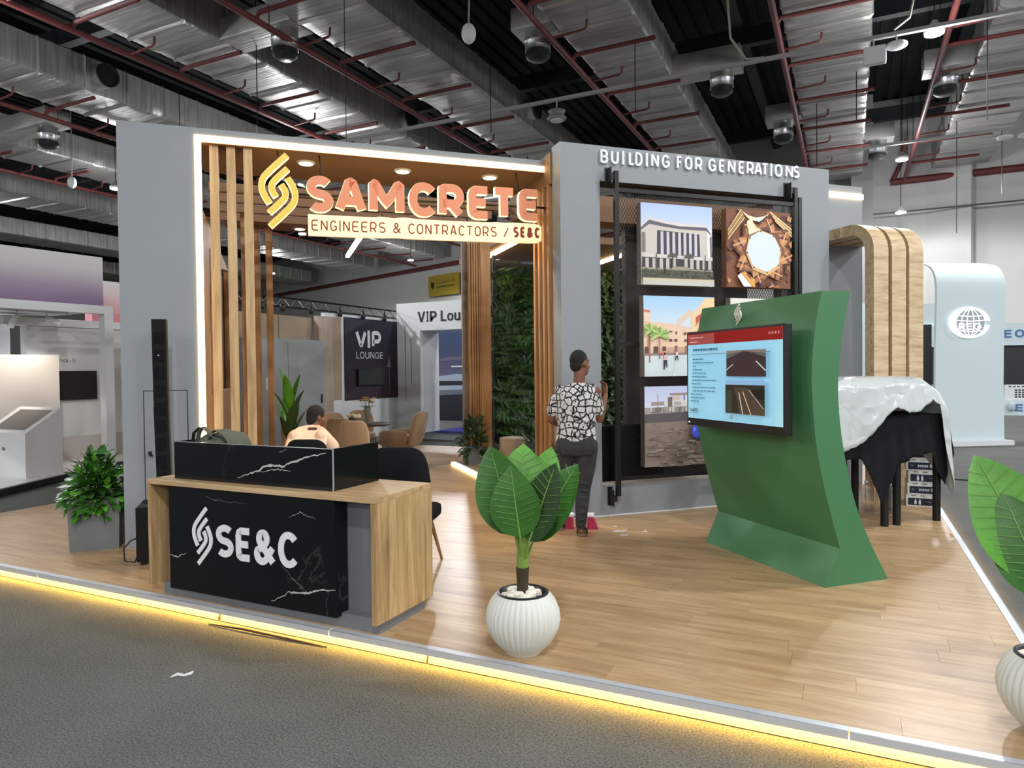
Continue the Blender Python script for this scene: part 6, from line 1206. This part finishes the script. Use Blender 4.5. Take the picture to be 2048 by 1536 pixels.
# ================================================================== FAR STANDS AT THE OTHER SIDE
rg = thing('banner_stand', 'tall white curved stand wall with glowing globe logo', 'stand', (2.4, 17.5, 0), 'x')
RGM = M('cool white board', sr(196, 210, 214), .5)
ux = Vector((1.241, .765, 0)).normalized()
prof = [(0, .1), (0.03, 1.2), (.02, 2.4), (-.02, 3.2), (.0, 3.5), (.08, 3.72), (.25, 3.86), (.6, 3.95)]
prof = [prof[0]] + smoothline(prof[1:], 2); nrm_ = Vector((-ux.y, ux.x, 0)); O_ = Vector((1.66, 17.1, 0)); mb = MB(); vs = []
for (d, z) in prof:
    for s, q in ((0, 0), (1.56, 0), (1.56, .06), (0, .06)): p = O_ + ux * s + nrm_ * (d + q); vs.append((p.x, p.y, z))
mb.add(vs, [(4 * i + j, 4 * i + (j + 1) % 4, 4 * i + 4 + (j + 1) % 4, 4 * i + 4 + j) for i in range(len(prof) - 1) for j in range(4)]); part(rg, 'curved_wall', mb, RGM, 50)
def rgp(s, d): p = O_ + ux * s + nrm_ * d; return (p.x, p.y)
part(rg, 'foot', MB().prism([rgp(-.1, -.15), rgp(1.66, -.15), rgp(1.66, .5), rgp(-.1, .5)], 'z', 0, .1), WHITE)
GLW = M('glowing white logo', (1, 1, 1), .4, emit=(1, 1, 1), es=.9)
lo_ = O_ + ux * .72 - nrm_ * .04; lg = MB(); ex_ = ux; c0 = lo_ + Vector((0, 0, 2.60)); W_, H_ = .47, .33
ring_o = [(math.cos(a_), math.sin(a_)) for a_ in [PI * 2 * (k / 48 * .95 + .02) for k in range(49)]]
vs = []
for x, y in ring_o: r_ = .80 if x > -.2 else .72; vs += [c0 + ex_ * x * W_ + Z * y * H_, c0 + ex_ * (x * .70 + .06) * W_ + Z * y * .86 * H_]
lg.add(vs, [(2 * i, 2 * i + 1, 2 * i + 3, 2 * i + 2) for i in range(48)]); LGm = part(rg, 'logo', lg, GLW)
gl = MB(); gc = c0 + ex_ * .02
for kx in (-.6, -.22, .22, .6): gl.tube([gc + ex_ * (kx * math.cos(a_) * .34) + Z * (math.sin(a_) * .28) for a_ in [-PI / 2 + PI * k / 10 for k in range(11)]], .009, 4)
for ky in (.13, .03, -.19): r_ = math.sqrt(max(0, 1 - (ky / .28) ** 2)) * .33; gl.tube([gc - ex_ * r_ + Z * (ky + .02), gc + Z * ky, gc + ex_ * r_ + Z * (ky + .02)], .009, 4)
gd = MB(); gd.add([c0 + ex_ * (.02 + .325 * math.cos(k * PI / 16)) * 1.0 + Z * .285 * math.sin(k * PI / 16) + nrm_ * .008 for k in range(32)], [tuple(range(32))]); part(LGm, 'globe_disc', gd, M('grey globe', sr(150, 158, 160), .5)); part(LGm, 'globe_lines', gl, GLW); tt = MB(); text(tt, 'REG', gc - ex_ * .27 - nrm_ * .006 + Z * -.15, ex_, Z, .54, .14, .012); part(LGm, 'logo_text', tt, GLW)
eg = thing('blue_sign_booth', 'white booth with blue lettered header over a dark opening', 'booth', (5.5, 28.5, 0)); BLU = M('blue lettering', sr(70, 110, 160), .5)
part(eg, 'header', MB().box(2.3, 9, 28.5, 28.7, 2.36, 3.12), RGM); part(eg, 'upper_panel', MB().box(2.3, 4.3, 28.6, 28.8, 3.12, 3.9), RGM); part(eg, 'dark_opening', MB().box(2.4, 9, 28.65, 28.75, 1.03, 2.36), BLACK); part(eg, 'counter', MB().box(2.4, 9, 28.4, 28.8, 0, .52), RGM)
for x0, z0, h_ in ((4.72, 2.62, .27), (5.02, .14, .24)):
    for k, ch in enumerate('EOG'): mb = MB(); text(mb, ch, (x0 + k * .31, 28.5 if z0 > 1 else 28.4, z0), X, Z, .27 if ch != 'E' else .22, h_, .03, depth=.02); part(eg, 'letter', mb, BLU)
mb = MB().box(4.75, 9, 28.42, 28.7, .52, 1.03); cr = part(eg, 'white_rack', mb, WHITE); hb = MB()
for k in range(12):
    hb.box(4.85 + k * .12, 4.92 + k * .12, 28.415, 28.42, .95, .99)
    for j in range(4): hb.box(5.02 + k * .1, 5.09 + k * .1, 28.415, 28.42, .60 + j * .075, .65 + j * .075)
part(cr, 'perforation', hb, BLACK, kind='stuff')
mb = MB(); mb.sell((4.92, 28.3, .3), (.1, .08, .14), .6, .8, 12, 8); part(eg, 'emblem', mb, M('pale grey emblem', sr(170, 178, 186), .5), 50)
single('dark_screen', 'tall black screen panel beside the white curved stand', 'screen', MB().box(1.45, 1.62, 17.6, 17.75, .3, 2.6, .01), BLACK, (1.53, 17.7, .3))
single('white_partition', 'white partition board seen between the wooden arch and the grey wall', 'partition', MB().box(-.6, 1.3, 21, 21.2, 0, 3.4), M('pale blue board', sr(190, 208, 214), .5), (.3, 21, 0))
mb = MB(); mb.tube([(1.0, 12.2, .01), (1.6, 12.1, .01), (2.6, 12.3, .01), (4.5, 13.2, .01)], .012, 6); single('floor_cable', 'black cable lying across the grey carpet beyond the tables', 'cable', mb, BLACK, (1.0, 12.2, 0), smooth=60)
